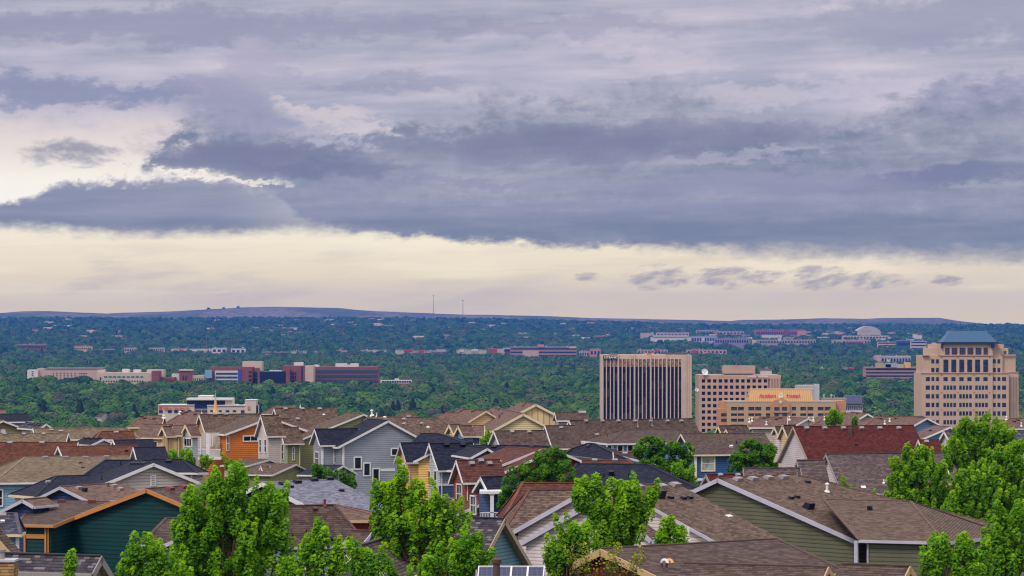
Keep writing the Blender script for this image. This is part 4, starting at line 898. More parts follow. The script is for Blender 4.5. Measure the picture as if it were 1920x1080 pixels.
# keep-outs in photo bearing / distance: (x0,x1,d0,d1)
KO=[]
def keep(x0,x1,d0,d1): KO.append((x0,x1,d0,d1))
def clear(px,d): return not any(a<=px<=b and c<=d<=e for a,b,c,e in KO)
# ---------------- large buildings ----------------
def bx(name,par,mat,*bs): return solid(name,par,mat,*bs)
def face(px0,px1,py0,py1,d,dep,off=0.0):  # box seen as the given photo rectangle, front face at distance d
    return (X_(px0,d),X_(px1,d),d-off,d+dep,Z_(py1,d),Z_(py0,d))
def panes(par,name,mat,rects,d,off=.12,thick=.25,limit=100):
    rs=sorted(rects,key=lambda r:-(r[1]-r[0])*(r[3]-r[2]))
    for r in rs[:limit]: bx(name,par,mat,(X_(r[0],d),X_(r[1],d),d-off,d+thick,Z_(r[3],d),Z_(r[2],d)))
    if rs[limit:]:
        o=bx(name,par,mat,*[(X_(r[0],d),X_(r[1],d),d-off,d+thick,Z_(r[3],d),Z_(r[2],d)) for r in rs[limit:]]); o['kind']='stuff'
def letters(par,txt,px,py,hpx,d,mat,wpx=None,name='sign_lettering',bold=.02):
    cu=bpy.data.curves.new(name,'FONT'); cu.body=txt; cu.size=hpx*1.38*d/F; cu.extrude=.12; cu.offset=bold*cu.size*.6; cu.materials.append(mat); cu.align_x='LEFT'
    o=bpy.data.objects.new(name,cu); COL.objects.link(o); o.parent=par; o.rotation_euler=(R(90),0,0)
    bpy.context.view_layer.update(); me=bpy.data.meshes.new_from_object(o.evaluated_get(bpy.context.evaluated_depsgraph_get())); bpy.data.objects.remove(o)
    xs_=[v.co.x for v in me.vertices]; k=(wpx*d/F)/(max(xs_)-min(xs_)) if wpx else 1
    me.transform(Matrix.Translation(Vector((X_(px,d),d-.45,Z_(py,d)))-parent_world(par))@Matrix.Rotation(R(90),4,'X')@Matrix.Diagonal((k,1,1,1)))
    if not me.materials: me.materials.append(mat)
    o=bpy.data.objects.new(name,me); COL.objects.link(o); o.parent=par; return o
CONC=plain('concrete_tan',lin(206,178,158),.8,.08,nscale=.15); CONC2=plain('concrete_shadow_tan',lin(176,150,136),.8,.08,nscale=.2)  # two concrete tones: pale tan, and a darker tan for bodies, cornices and fluting
PINK=plain('concrete_pink',lin(196,160,140),.8,.07,nscale=.1)
def bandglass(name,c,lines,step,z0=0.0,lw=.05,alt=None):
    m,t,p=newmat(name); g=t.node('ShaderNodeNewGeometry').outputs['Position']; x,y,z=t.sep(g)
    q=t.m('FRACT',t.m('DIVIDE',t.m('SUBTRACT',z,z0),step)); ln=t.ss(q,lw,lw*1.6,1.0,0.0)
    wn=t.node('ShaderNodeTexWhiteNoise',noise_dimensions='2D'); t.put(wn.inputs[0],t.xyz(t.m('FLOOR',t.m('DIVIDE',x,2.05)),t.m('FLOOR',t.m('DIVIDE',t.m('SUBTRACT',z,z0),step*2))))
    base=t.mix(t.ss(wn.outputs[0],.90,.92),c,alt or sc(c,2.2)) if alt else c
    t.put(p.inputs['Base Color'],t.mix(ln,base,lines)); p.inputs['Roughness'].default_value=.18; p.inputs['Specular IOR Level'].default_value=.3; return m
FINM=plain('fin_stone',lin(206,180,168),.8,.06,nscale=.2)
# bank tower with vertical fins
D=1380
e=thing('office_tower','office tower striped with pale vertical fins over black glass, black sign at top left','office tower',(X_(1212,D),D,gz(0,D)))
bx('tower_body',e,CONC,(X_(1127.5,D),X_(1296.5,D),D+.6,D+26,0,Z_(665.5,D)))
NG=bandglass('tower_glass',(.010,.010,.022,1),lin(60,64,100),1.95,.4,.05,(.06,.05,.05,1))
fx=[205,250,300,345,400,450,500,550,605,655,705,755,810,858,908,958,1012,1060,1110,1160,1207]; fxp=[1100+v/6.75 for v in fx]
for a,b in zip(fxp,fxp[1:]): bx('window_bay',e,NG,(X_(a,D),X_(b,D),D+.2,D+.7,0,Z_(688,D)))
BZ=glassmat('bronze_glass',lin(150,120,92),.3,.5)
panes(e,'upper_window',BZ,[(a+1.2,b-1.2,674.5,687.6) for a,b in zip(fxp,fxp[1:])],D,-.25,.5)
for i,x in enumerate(fxp):
    w=1.45 if i%4==0 else .9; bx('fin',e,FINM,(X_(x-w,D),X_(x+w,D),D-.6,D+.6,0,Z_(665 if i%4==0 else 673,D)))
bx('parapet',e,CONC,(X_(1130,D),X_(1279,D),D-.15,D+.6,Z_(673.6,D),Z_(666,D)))
bm=bmesh.new(); [box(bm,X_(x0,D),X_(x1,D),D-.5,D+.6,0,Z_(665.4,D)) for x0,x1 in ((1279.8,1286),(1286.4,1289),(1289.4,1292),(1292.4,1296.8))]; mesh_obj('end_wall',bm,CONC,e)
bx('corner_pier',e,CONC,(X_(1127,D),X_(1131,D),D-.9,D+1,0,Z_(665,D)))
sg=bx('sign_board',e,BLACKM,face(1131,1157,666.6,673,D-1,.4))
SW=plain('sign_white',lin(250,246,225),.5,.02); letters(sg,'1STBANK',1132,672,4.4,D-1.1,SW,24)
RRED=plain('lamp_red',(.8,.02,.01,1))
for x0,x1,y0 in ((1143,1158,662.5),(1248,1262,661.5),(1265,1289,661)): bx('roof_plant',e,TR['dark'],(X_(x0,D+8),X_(x1,D+8),D+8,D+14,Z_(666,D+8),Z_(y0,D+8)))
OR_=plain('mast_orange',lin(250,150,50)); bx('roof_beacon',e,OR_,face(1209.5,1213,661.5,666,D+3,1)); bx('roof_beacon',e,OR_,face(1222,1226,661.5,666,D+3,1)); bx('roof_plant',e,METAL,face(1213,1222,662.8,665.6,D+4,2))
# square-windowed office
D=1320
e=thing('office_building','tan office block with a grid of square dark windows and a flat penthouse','office building',(X_(1387,D),D,gz(0,D)))
bx('tower_body',e,CONC2,(X_(1311.5,D),X_(1463.5,D),D+.3,D+30,0,Z_(703.3,D)))
bm=bmesh.new()
xs=[1290+(137+56.3*i)/5.333 for i in range(12)]; ys=[670+(219+62*j)/5.333 for j in range(9)]
# facade grid of piers and spandrels around real openings
px=[1311]+[v for x in xs for v in (x,x+6.5)]+[1440]
for i in range(0,len(px),2): box(bm,X_(px[i],D),X_(px[i+1],D),D-.5,D+.4,0,Z_(703.3,D))
yy=[703.3]+[v for y in ys for v in (y,y+6.3)]+[812]
for j in range(0,len(yy),2):
    for x in xs: box(bm,X_(x,D)-.01,X_(x+6.5,D)+.01,D-.46,D+.4,Z_(yy[j+1],D),Z_(yy[j],D)-.01)
mesh_obj('facade_grid',bm,PINK,e)
panes(e,'window',GL,[(x,x+6.5,y,y+6.3) for x in xs for y in ys],D,-.08,.2)
bm=bmesh.new(); 
for k in range(7): box(bm,X_(1443.5+k*2.9,D),X_(1445.4+k*2.9,D),D-.5,D+.35,0,Z_(709,D))
mesh_obj('fluting',bm,PINK,e); bx('parapet',e,PINK,face(1440,1464,703.3,710,D,.4,.52))
pb=bx('penthouse',e,CONC2,(X_(1357,D+8),X_(1416,D+8),D+8,D+20,Z_(700.5,D+8),Z_(686,D+8))); bx('penthouse_base',e,BLACKM,(X_(1360,D+8),X_(1412,D+8),D+8.5,D+19,Z_(703.3,D+8),Z_(700.4,D+8)))
WLT=plain('sign_letter_white',lin(245,242,240)); RLT=plain('sign_letter_red',lin(214,40,36),.5,.03)
letters(e,'KINDER',1402.5,707.8,3.0,D-.4,WLT,15.5); letters(e,'MORGAN',1421.5,707.8,3.0,D-.4,WLT,18)
bm=bmesh.new(); v=[bm.verts.new((X_(x,D),D-.6,Z_(y,D))) for x,y in ((1418.2,704.5),(1420.6,703.8),(1420.2,708.6),(1419,710))]; v2=[bm.verts.new(q.co+Vector((0,.3,0))) for q in v]; bm.faces.new(v); bm.faces.new(v2[::-1]); [bm.faces.new([v[i],v[(i+1)%4],v2[(i+1)%4],v2[i]]) for i in range(4)]; mesh_obj('sign_emblem',bm,RLT,e)
RR=plain('beacon_red',lin(230,60,50))
for x in (1381,1387): bx('roof_beacon',e,RR,face(x-.7,x+.7,684,686,D+9,.3))
def dish(px,py,r,d,lab,tilt):
    e=thing('satellite_dish',lab,'satellite dish',at(px,py+r,d),'satellite dishes by the office block'); bm=bmesh.new(); rr=r*d/F
    M=Matrix.Translation(at(px,py,d))@Matrix.Rotation(R(tilt),4,'Y')@Matrix.Rotation(R(62),4,'X'); rings=[]
    for k in range(6):
        q=k/5; rings.append([bm.verts.new(M@Vector((math.cos(a)*rr*q,math.sin(a)*rr*q,rr*.35*q*q))) for a in [2*math.pi*i/20 for i in range(20)]] if k else [bm.verts.new(M@Vector((0,0,0)))])
    for i in range(20): bm.faces.new([rings[0][0],rings[1][i],rings[1][(i+1)%20]])
    for k in range(1,5):
        for i in range(20): bm.faces.new([rings[k][i],rings[k+1][i],rings[k+1][(i+1)%20],rings[k][(i+1)%20]])
    mesh_obj('reflector',bm,TR['white'],e,smooth=True); bm=bmesh.new(); tube(bm,at(px,py,d),at(px-1,py+r*1.6,d),.25,.3); mesh_obj('mount',bm,METAL,e)
dish(1321,698,6.5,1319,'large white satellite dish tilted on the roof corner of the grid windowed office block',35)
dish(1306,731,4,1322,'small white satellite dish between the striped tower and the office block',35)
# hotel with gold mansard roof
D=1250
TANW=plain('stucco_tan',lin(192,160,126),.8,.05); ORW=plain('stucco_orange',lin(196,142,104),.8,.05); 
GOLD,t,p=newmat('gold_standing_seam'); g=t.node('ShaderNodeNewGeometry').outputs['Position']; x,y,z=t.sep(g)
t.put(p.inputs['Base Color'],t.mix(t.ss(t.m('ABSOLUTE',t.m('SUBTRACT',t.m('FRACT',t.m('DIVIDE',x,.9)),.5)),.36,.46),lin(198,150,92),lin(140,102,62))); p.inputs['Roughness'].default_value=.5
e=thing('hotel_building','tan hotel with gold sloping roof and red lettering beside a white emblem','hotel',(X_(1460,D),D,gz(0,D)))
bx('wall',e,TANW,(X_(1363,D),X_(1567,D),D+.3,D+18,0,Z_(754,D)))
bx('wall',e,ORW,(X_(1348,D),X_(1364,D),D+1.5,D+14,0,Z_(767,D))); bx('wall',e,ORW,(X_(1353,D),X_(1364,D),D+5,D+16,0,Z_(753,D))); bx('wall',e,ORW,(X_(1567,D),X_(1588,D),D+3,D+16,0,Z_(752,D)))
bx('cornice',e,TR['taupe'],(X_(1362,D),X_(1568,D),D-.5,D+18.4,Z_(754.6,D),Z_(752.6,D)))
wx=[(430,490),(500,560),(603,662),(672,733),(778,822),(862,915),(940,992),(1037,1080),(1122,1180),(1195,1253),(1297,1355),(1367,1428)]
wx=[(1290+a/5.333,1290+b/5.333) for a,b in wx]; wy=[(763,769.6),(775,780),(785,790.8),(796,802)]
bm=bmesh.new(); ed=[1363]+[v for ab in wx for v in ab]+[1567]
for i in range(0,len(ed),2): box(bm,X_(ed[i],D),X_(ed[i+1],D),D-.45,D+.35,0,Z_(754.4,D))
ye=[754.4]+[v for ab in wy for v in ab]+[840]
for j in range(0,len(ye),2):
    for a,b in wx: box(bm,X_(a,D)-.01,X_(b,D)+.01,D-.4,D+.35,Z_(ye[j+1],D),Z_(ye[j],D)-.01)
mesh_obj('facade',bm,TANW,e)
GLG=glassmat('hotel_glass',(.05,.06,.06,1),.2,.4)
panes(e,'window',GLG,[(a,b,c_,d_) for a,b in wx for c_,d_ in wy],D,-.05,.25)
panes(e,'window',GLG,[(1352,1363,774.5,780.5),(1352,1363,785,791)],D+1.5,.1,.3)
bx('trim_pier',e,ORW,*[(X_((wx[i][1]+.3),D),X_((wx[i+1][0]-.3),D),D-.6,D-.4,0,Z_(762,D)) for i in (0,2,8,10)])
# central arched bay
bm=bmesh.new(); pts=[(1446,800),(1446,758)]+[(1463-17*math.cos(a),757-9*math.sin(a)) for a in [math.pi*k/12 for k in range(1,12)]]+[(1480,758),(1480,800)]
fr=[bm.verts.new((X_(x,D),D-1.6,Z_(y,D))) for x,y in pts]; bk=[bm.verts.new((X_(x,D),D+6,Z_(y,D))) for x,y in pts]
bm.faces.new(fr); bm.faces.new(bk[::-1]); [bm.faces.new([fr[i],fr[(i+1)%len(fr)],bk[(i+1)%len(fr)],bk[i]]) for i in range(len(fr))]
mesh_obj('arched_bay',bm,ORW,e)
panes(e,'window',GLG,[(1452,1461.5,763,769.8),(1466,1476,763,769.8),(1452,1460,775,780),(1467,1476,775,780)],D-1.6,.1,.3); bx('balcony',e,CONC2,(X_(1450,D),X_(1478,D),D-2.3,D-1.5,Z_(773.5,D),Z_(770.5,D)))
bm=bmesh.new(); tube(bm,(X_(1463,D),D-1.9,Z_(753.5,D)),(X_(1463,D),D-1.5,Z_(753.5,D)),.75,.75,16); mesh_obj('medallion',bm,TR['cream'],e)
bm=bmesh.new(); q=[(1403,753,0.5),(1526,753,.5),(1522,730,5.5),(1409,730,5.5),(1403,753,17),(1526,753,17),(1522,730,12),(1409,730,12)]
v=[bm.verts.new((X_(x,D),D+o,Z_(y,D))) for x,y,o in q]
for f in [(0,1,2,3),(1,5,6,2),(5,4,7,6),(4,0,3,7),(3,2,6,7)]: bm.faces.new([v[i] for i in f])
mr=mesh_obj('mansard_roof',bm,GOLD,e); bx('roof_curb',e,TR['tan'],(X_(1408,D),X_(1529,D),D+5.2,D+12.4,Z_(731.5,D),Z_(729.6,D)))
letters(e,'Antlers',1423.5,744.3,5.6,D+2.0,RLT,32,bold=.04); letters(e,'Hotel',1474.5,744.3,5.6,D+2.0,RLT,24,bold=.04)
bm=bmesh.new()
for k in range(3):
    a=math.pi*k/3; dx,dz=math.cos(a)*.85,math.sin(a)*.95; c_=Vector((X_(1464.5,D),D+.9,Z_(740,D))); beam(bm,c_-Vector((dx,0,dz)),c_+Vector((dx,0,dz)),.3,.3,up=Vector((0,1,0)))
for dx in (-.7,.7): box(bm,c_.x+dx-.15,c_.x+dx+.15,D+.75,D+1.05,c_.z-1.05,c_.z-.2)
box(bm,c_.x-.9,c_.x+.9,D+.7,D+1.0,c_.z-1.2,c_.z-.95); mesh_obj('sign_emblem',bm,SW,e)
e=thing('office_building','pale grey windowless block rising behind the gold roofed hotel','building',(X_(1515,1300),1300,0)); bx('wall',e,plain('concrete_grey',lin(178,176,182),.8,.08,nscale=.1),(X_(1495,1300),X_(1536,1300),1300,1312,0,Z_(722.5,1300))); bx('stair_tower',e,plain('concrete_light',lin(190,188,192),.8,.08),(X_(1527,1300),X_(1536,1300),1299,1303,0,Z_(720,1300)))
# tall stepped tower with blue roof
D=1300
e=thing('office_tower','stepped tan stone tower with steep blue metal roof at right','office tower',(X_(1815,D),D,gz(0,D)))
STN,t,p=newmat('tower_stone'); g=t.node('ShaderNodeNewGeometry').outputs['Position']; x,y,z=t.sep(g)
jl=t.m('MAXIMUM',t.ss(t.m('FRACT',t.m('DIVIDE',z,.98)),.0,.10,1,0),t.ss(t.m('FRACT',t.m('DIVIDE',x,1.6)),.0,.07,1,0)); nz_=t.noise(g,.25,4)
t.put(p.inputs['Base Color'],t.mix(t.m('MULTIPLY',jl,.4),t.mix(nz_,lin(194,162,138),lin(206,176,152)),lin(140,112,92))); p.inputs['Roughness'].default_value=.8
T6=lambda X,Y:(1700+X/5.4,600+Y/5.4)
def tbox(X0,X1,Y0,Y1,off,dep,name='stone_tier',mat=None):
    x0,y0=T6(X0,Y0); x1,y1=T6(X1,Y1); return bx(name,e,mat or STN,(X_(x0,D),X_(x1,D),D+off,D+off+dep,0 if Y1>1050 else Z_(y1,D),Z_(y0,D)))
tbox(148,1035,540,1100,0,24); tbox(1035,1140,528,1100,2,22); tbox(165,975,360,1100,1.2,21); tbox(975,1115,352,1100,3,19); tbox(230,980,285,1100,2.4,18); tbox(980,1048,285,1100,5,14); tbox(275,945,245,1100,3.4,16); tbox(330,868,240,1100,-.8,10,'central_bay'); tbox(868,1000,248,1100,4.5,12)
for X0,X1,Y0 in ((146,1037,538),(330,870,536),(330,870,360),(163,232,358),(970,1117,352),(1033,1142,530)):
    x0,y=T6(X0,Y0); x1,_=T6(X1,Y0); bx('cornice',e,CONC2,(X_(x0,D),X_(x1,D),D-1.2 if 300<X0<400 else D-.35 if X0<1000 and X0!=970 else D+1.7,D+2.4 if X0<1000 else D+6,Z_(y+.8,D),Z_(y-.7,D)))
BLG=glassmat('tower_blue_glass',(.022,.032,.075,1),.15,.4)
wr=[]; sy=[(578,618),(663,706),(751,794),(838,881),(925,968),(1013,1056)]
for y0,y1 in sy:
    for a,b in ((193,235),(251,280),(297,325)): wr.append((a,b,y0,y1))
    for a,b in ((874,902),(919,948),(966,1006)): wr.append((a,b,y0,y1))
for y0,y1 in ((398,440),(485,528)):
    for a,b in ((249,281),(296,325),(873,902),(919,948)): wr.append((a,b,y0,y1))
def cv6(L): return [(*[T6(a,0)[0],T6(b,0)[0]],T6(0,c_)[1],T6(0,d_)[1]) for a,b,c_,d_ in L]
def recess(L,name,mat,d): panes(e,name,mat,cv6(L),d,.06,.2)
recess([w for w in wr if w[2]>540],'window',BLG,D); recess([w for w in wr if w[2]<540],'window',BLG,D+1.2)
cw=[]
for y0,y1 in sy[1:]:
    for g0 in (372,532,694):
        for k,w in ((0,25),(34,24),(67,24),(101,26)): cw.append((g0+k,g0+k+w,y0,y1))
cw+=[(x,x+43,578,618) for x in (372,452,533,614,695,776)]
tall=[(x,x+50,400,528) for x in (372,452,533,613,693,775)]; top=[(x,x+w,280,350) for x,w in ((390,44),(455,58),(535,60),(615,60),(697,60),(778,44))]
recess(tall,'tall_window',BLG,D-.8); recess(top,'upper_window',BLG,D-.8); recess(cw,'window',BLG,D-.8)
bm=bmesh.new()
for a,b,c_,d_ in top:
    x0,y0=T6(a,c_); x1,y1=T6(b,d_)
    for k in (1,2,3): xx=X_(x0+(x1-x0)*k/4,D); box(bm,xx-.06,xx+.06,D-.95,D-.8,Z_(y1,D),Z_(y0,D))
    for k in (1,2): zz=Z_(y0+(y1-y0)*k/3,D); box(bm,X_(x0,D),X_(x1,D),D-.94,D-.8,zz-.06,zz+.06)
mesh_obj('window_grille',bm,plain('grille',lin(110,90,96)),e)
bm=bmesh.new()
for X0 in (370,395,420,445,470,495): pass
for x in (352,516,678,838):
    for y in (380,556,734,910): a,b=T6(x,y); box(bm,X_(a-.8,D),X_(a+.8,D),D-1.0,D-.7,Z_(b+.8,D),Z_(b-.8,D))
mesh_obj('rosettes',bm,COPPER,e)
bm=bmesh.new()
for i,xx in enumerate((1045,1062,1078,1092,1106,1120)): a,_=T6(xx,0); box(bm,X_(a,D),X_(a+1.3,D),D+1.6,D+2.2,0,Z_(T6(0,575)[1],D))
mesh_obj('fluting',bm,CONC2,e)
bm=bmesh.new(); q=[(350,240,-2),(928,236,-2),(820,112,5),(455,112,5),(350,240,15),(928,236,15),(820,112,9),(455,112,9)]
v=[bm.verts.new((X_(T6(a,b)[0],D),D+o,Z_(T6(a,b)[1],D))) for a,b,o in q]
for f in [(0,1,2,3),(1,5,6,2),(5,4,7,6),(4,0,3,7),(3,2,6,7),(0,4,5,1)]: bm.faces.new([v[i] for i in f])
BR,t,p=newmat('blue_standing_seam'); g=t.node('ShaderNodeNewGeometry').outputs['Position']; x,y,z=t.sep(g)
t.put(p.inputs['Base Color'],t.mix(t.ss(t.m('ABSOLUTE',t.m('SUBTRACT',t.m('FRACT',t.m('DIVIDE',x,.8)),.5)),.38,.47),lin(52,92,124),lin(32,60,94))); p.inputs['Roughness'].default_value=.45
mesh_obj('roof',bm,BR,e); tbox(350,925,222,240,-2.3,17.6,'roof_edge',plain('blue_metal',lin(30,56,92))); tbox(345,362,240,285,-2.0,2,'roof_bracket',plain('blue_metal_dark',lin(26,48,84))); tbox(850,880,238,282,-2.0,2,'roof_bracket',plain('blue_metal_side',lin(26,48,84))); tbox(1000,1028,313,345,4.8,.4,'window',TR['dark'])
# hotel with red lettering, left
D=1150
e=thing('hotel_building','low beige hotel with dark glass upper floor and red lettering at left','hotel',(X_(388,D),D,gz(0,D)))
HB1=plain('stucco_beige',lin(206,190,176),.8,.05); Q=lambda X,Y:(220+X/6,740+Y/6)
def hb(name,mat,X0,X1,Y0,Y1,off,dep):
    a,b=Q(X0,Y0); c_,d_=Q(X1,Y1); return bx(name,e,mat,(X_(a,D),X_(c_,D),D+off,D+off+dep,0 if Y1>300 else Z_(d_,D),Z_(b,D)))
hb('wall',HB1,460,868,118,400,0,14); hb('wall',HB1,1012,1562,124,400,0,14); hb('wall',HB1,868,1012,150,400,.8,12); hb('stair_tower',HB1,1435,1562,62,400,-.3,8); hb('wall',HB1,1210,1292,46,130,1,9); hb('penthouse',HB1,895,1056,18,60,5,6)
hb('glass_storey',GLBL,780,1212,60,122,1.2,10); hb('glass_storey',GLBL,868,1012,118,152,.3,2)
for a in ((458,870,112,120),(1010,1440,116,124),(1433,1564,58,64),(778,1294,40,62),(893,1058,14,20)): hb('coping',TR['white'],*a,-.5 if a[0]!=893 else 4.8,12 if a[2]>100 else 10)
GLBB=glassmat('window_blue',(.03,.045,.13,1),.2,.4)
for a,b in ((468,510),(570,612),(640,680),(710,748),(790,830),(875,940),(948,1012),(1045,1075),(1140,1175),(1218,1260),(1298,1338),(1390,1430)): hb('window',GLBB,a,b,174,208 if a<800 or a>1300 else 196,-.1,.3)
hb('window',GL,1365,1420,88,112,1.0,.6)
letters(e,'Hilton Garden Inn',305.5,767.3,4.6,D-.3,RLT,51,bold=.03); hb('sign_logo',plain('logo_red',lin(226,70,76)),470,503,134,168,-.15,.3); 
bm=bmesh.new(); x0,z0=X_(467,D),Z_(764,D)
for k in range(8):
    a=k*.785; tube(bm,(x0+.5*math.cos(a),D-.5,z0+.5*math.sin(a)),(x0+.5*math.cos(a+.785),D-.5,z0+.5*math.sin(a+.785)),.09,.09,6)
box(bm,x0-.5,x0+.5,D-.5,D-.35,z0-1.1,z0-.75); mesh_obj('sign_logo',bm,plain('logo_faded',lin(190,96,92)),e)
D=900
e=thing('church_spire','slender gold cone spire rising in front of the beige hotel','spire',(X_(404,D),D,gz(0,D)))
bm=bmesh.new(); x0=X_(404,D)
for (za,ra),(zb,rb) in zip([(Z_(774,D),.85),(Z_(768,D),.66)],[(Z_(768,D),.66),(Z_(741,D),.10)]): tube(bm,(x0,D,za),(x0,D,zb),ra,rb,8)
tube(bm,(x0,D,Z_(741,D)),(x0,D,Z_(731,D)),.05,.04,6); tube(bm,(x0,D,Z_(740,D)),(x0,D,Z_(738.6,D)),.18,.18,8); mesh_obj('spire_cone',bm,plain('gold_paint',lin(232,180,110),.45,.05),e)
bx('tower_body',e,TR['cream'],(x0-1.6,x0+1.6,D-1.6,D+1.6,gz(x0,D)-1,Z_(774,D)))
# ---------------- hospital complex ----------------
BRK=plain('brick_red',lin(136,80,72),.85,.08,nscale=.3); CRM=plain('precast_cream',lin(200,180,160),.85,.05,nscale=.1); WHT=plain('stucco_white',lin(214,206,200),.8,.05,nscale=.1)
CRP=plain('precast_pink',lin(196,166,154),.85,.05,nscale=.1); GRYB=plain('panel_grey',lin(170,168,178),.8,.08,nscale=.1)
def pb_(par,name,mat,x0,x1,y0,y1,d,dep,base=False): return bx(name,par,mat,(X_(x0,d),X_(x1,d),d,d+dep,(gz(X_(x0,d),d)-1) if base else Z_(y1,d),Z_(y0,d)))
def grid(par,name,mat,x0,x1,y0,y1,nx,ny,d,fx=.55,fy=.5):
    for i in range(nx):
        for j in range(ny):
            w=(x1-x0)/nx; hh=(y1-y0)/ny; a=x0+w*(i+.5-fx/2); b=y0+hh*(j+.5-fy/2)
            bx(name,par,mat,(X_(a,d),X_(a+w*fx,d),d-.2,d+.2,Z_(b+hh*fy,d),Z_(b,d)))
D=2500; G3='buildings of the hospital campus'
e=thing('hospital_wing','long cream hospital wing with dotted windows and white end block','building',(X_(120,D),D,0),G3)
pb_(e,'wall',WHT,51,71,693.5,0,D-4,16,True); pb_(e,'wall',CRP,70,192,691,0,D,20,True); pb_(e,'roof_edge',TR['grey'],84,193,690,691.2,D-1,22)
for i in range(7): grid(e,'window',GLBL,98+i*6.8,102+i*6.8,698,711,1,3,D)
grid(e,'window',GLBL,148,164,698,708,5,2,D); grid(e,'window',GLBL,58,64,695,706,1,3,D-4)
e=thing('hospital_wing','low cream hospital wing with two rows of small arched looking windows','building',(X_(233,D),D-30,0),G3)
pb_(e,'wall',CRM,182,285,698.5,0,D-30,20,True); pb_(e,'wall',CRM,182,196,693.5,0,D-25,10,True); pb_(e,'roof_plant',WHT,229,242,691.8,699,D-20,8); pb_(e,'roof_plant',WHT,250,263,693,699,D-20,8)
grid(e,'window',plain('teal_glass',lin(60,110,120),.3),194,270,704,709.5,9,1,D-30,.7,.5); grid(e,'window',GLBL,192,270,712,718,16,1,D-30,.5,.5); grid(e,'window',GLBL,186,191,706,722,1,2,D-30,.5,.7)
pb_(e,'brick_end',BRK,284,298,695.5,0,D-32,18,True); pb_(e,'upper_wall',CRM,275,307,693,0,D-10,14,True)
e=thing('hospital_wing','small brick and white hospital pavilion with dark glazed entrance','building',(X_(340,D),D-20,0),G3)
pb_(e,'wall',BRK,298,328,707.5,0,D-25,14,True); pb_(e,'wall',WHT,322,338,701,0,D-15,14,True); pb_(e,'wall',BRK,336,359,693.2,0,D-20,16,True); pb_(e,'roof_edge',CRM,335.5,359.5,692.8,695.5,D-21,18); pb_(e,'wall',CRM,359,383,704,0,D-18,16,True)
grid(e,'window',GLBL,341,352,704,713,2,1,D-20,.5,.9); grid(e,'window',GLBL,362,382,708,716,6,1,D-18,.4,.7); grid(e,'window',GLBL,300,326,711,718,8,1,D-25,.4,.8)
e=thing('hospital_wing','red brick hospital block with white window panel and cream roof tower','building',(X_(430,D),D-30,0),G3)
pb_(e,'wall',BRK,392.5,473,688.3,0,D-30,24,True); pb_(e,'glass_cube',plain('cube_glass',lin(120,170,190),.3),384,397,694,709,D-36,10); pb_(e,'roof_tower',CRM,454.5,491,678,0,D-10,18,True)
pb_(e,'window_panel',WHT,403,446,695,720,D-30.4,.4); grid(e,'window_strip',plain('blue_strip',lin(50,78,108),.3),404,446,697,718,1,3,D-30.6,.96,.5); pb_(e,'blue_panel',plain('panel_violet',lin(70,76,160)),446,453,692,720,D-30.5,.5); pb_(e,'base',CRM,392,440,720,724,D-31,2)
grid(e,'window',GLBL,466,472,694,724,1,4,D-30,.95,.6); grid(e,'window',GLBL,473,484,697,729,1,3,D-22,.95,.8); pb_(e,'link_wall',BRK,473,484,690,0,D-22,14,True)
e=thing('hospital_wing','dark curtain wall hospital block between two brick piers','building',(X_(512,D),D-40,0),G3)
NGL=bandglass('curtain_wall',(.012,.014,.035,1),lin(40,44,90),2.2,0,.06); pb_(e,'curtain_wall',NGL,486,536,696.5,0,D-40,24,True)
pb_(e,'pier',BRK,483,487,696,0,D-41,20,True); pb_(e,'pier',BRK,536,543,692,0,D-44,20,True); pb_(e,'roof_plant',WHT,505,536,694,697,D-25,8)
e=thing('hospital_wing','brick hospital corner block with beige panel and tall slot window','building',(X_(558,D),D-30,0),G3)
pb_(e,'wall',BRK,529,572,685.8,0,D-34,26,True); pb_(e,'panel',CONC,572,587.5,686,0,D-34,24,True); grid(e,'window',GLBL,543,556,697,718,3,3,D-34,.7,.8); pb_(e,'slot_window',GLBL,565,567.5,688,725,D-34.5,.6); pb_(e,'roof_plant',WHT,551,568,679.5,686,D-20,10)
e=thing('hospital_wing','long brick hospital block with three blue window bands','building',(X_(648,D),D,0),G3)
pb_(e,'wall',BRK,587,709,688,0,D,30,True)
bgm=bandglass('strip_glass',(.05,.09,.14,1),lin(40,60,90),9,0,.01)
for y0 in (693.5,702.5,711.5): pb_(e,'window_band',bgm,588,708.5,y0,y0+5.4,D-.4,.6)
bm=bmesh.new(); 
for k in range(40):
    for y0 in (693.5,702.5,711.5): box(bm,X_(588.5+k*3,D),X_(589+k*3,D),D-.7,D-.3,Z_(y0+5.4,D),Z_(y0,D))
mesh_obj('mullions',bm,TR['dark'],e)
for x0,x1,y0 in ((629,650,681.5),(650,657,684),(657,672,681.5),(588,598,684)): pb_(e,'roof_plant',WHT,x0,x1,y0,688,D+8,10)
e=thing('hospital_building','small white flat roofed building with dark window row right of the hospital','building',(X_(742,2550),2550,0)); pb_(e,'wall',WHT,713,772,713,0,2550,14,True); grid(e,'window',GLBL,716,771,713.8,718,12,1,2550,.75,.8); pb_(e,'roof_plant',WHT,740,748,710,713,2552,6); pb_(e,'lower_wall',BRK,745,772,719,0,2548,2,True)
keep(45,775,2440,2540); keep(290,485,1000,1500); keep(713,775,2400,2575)
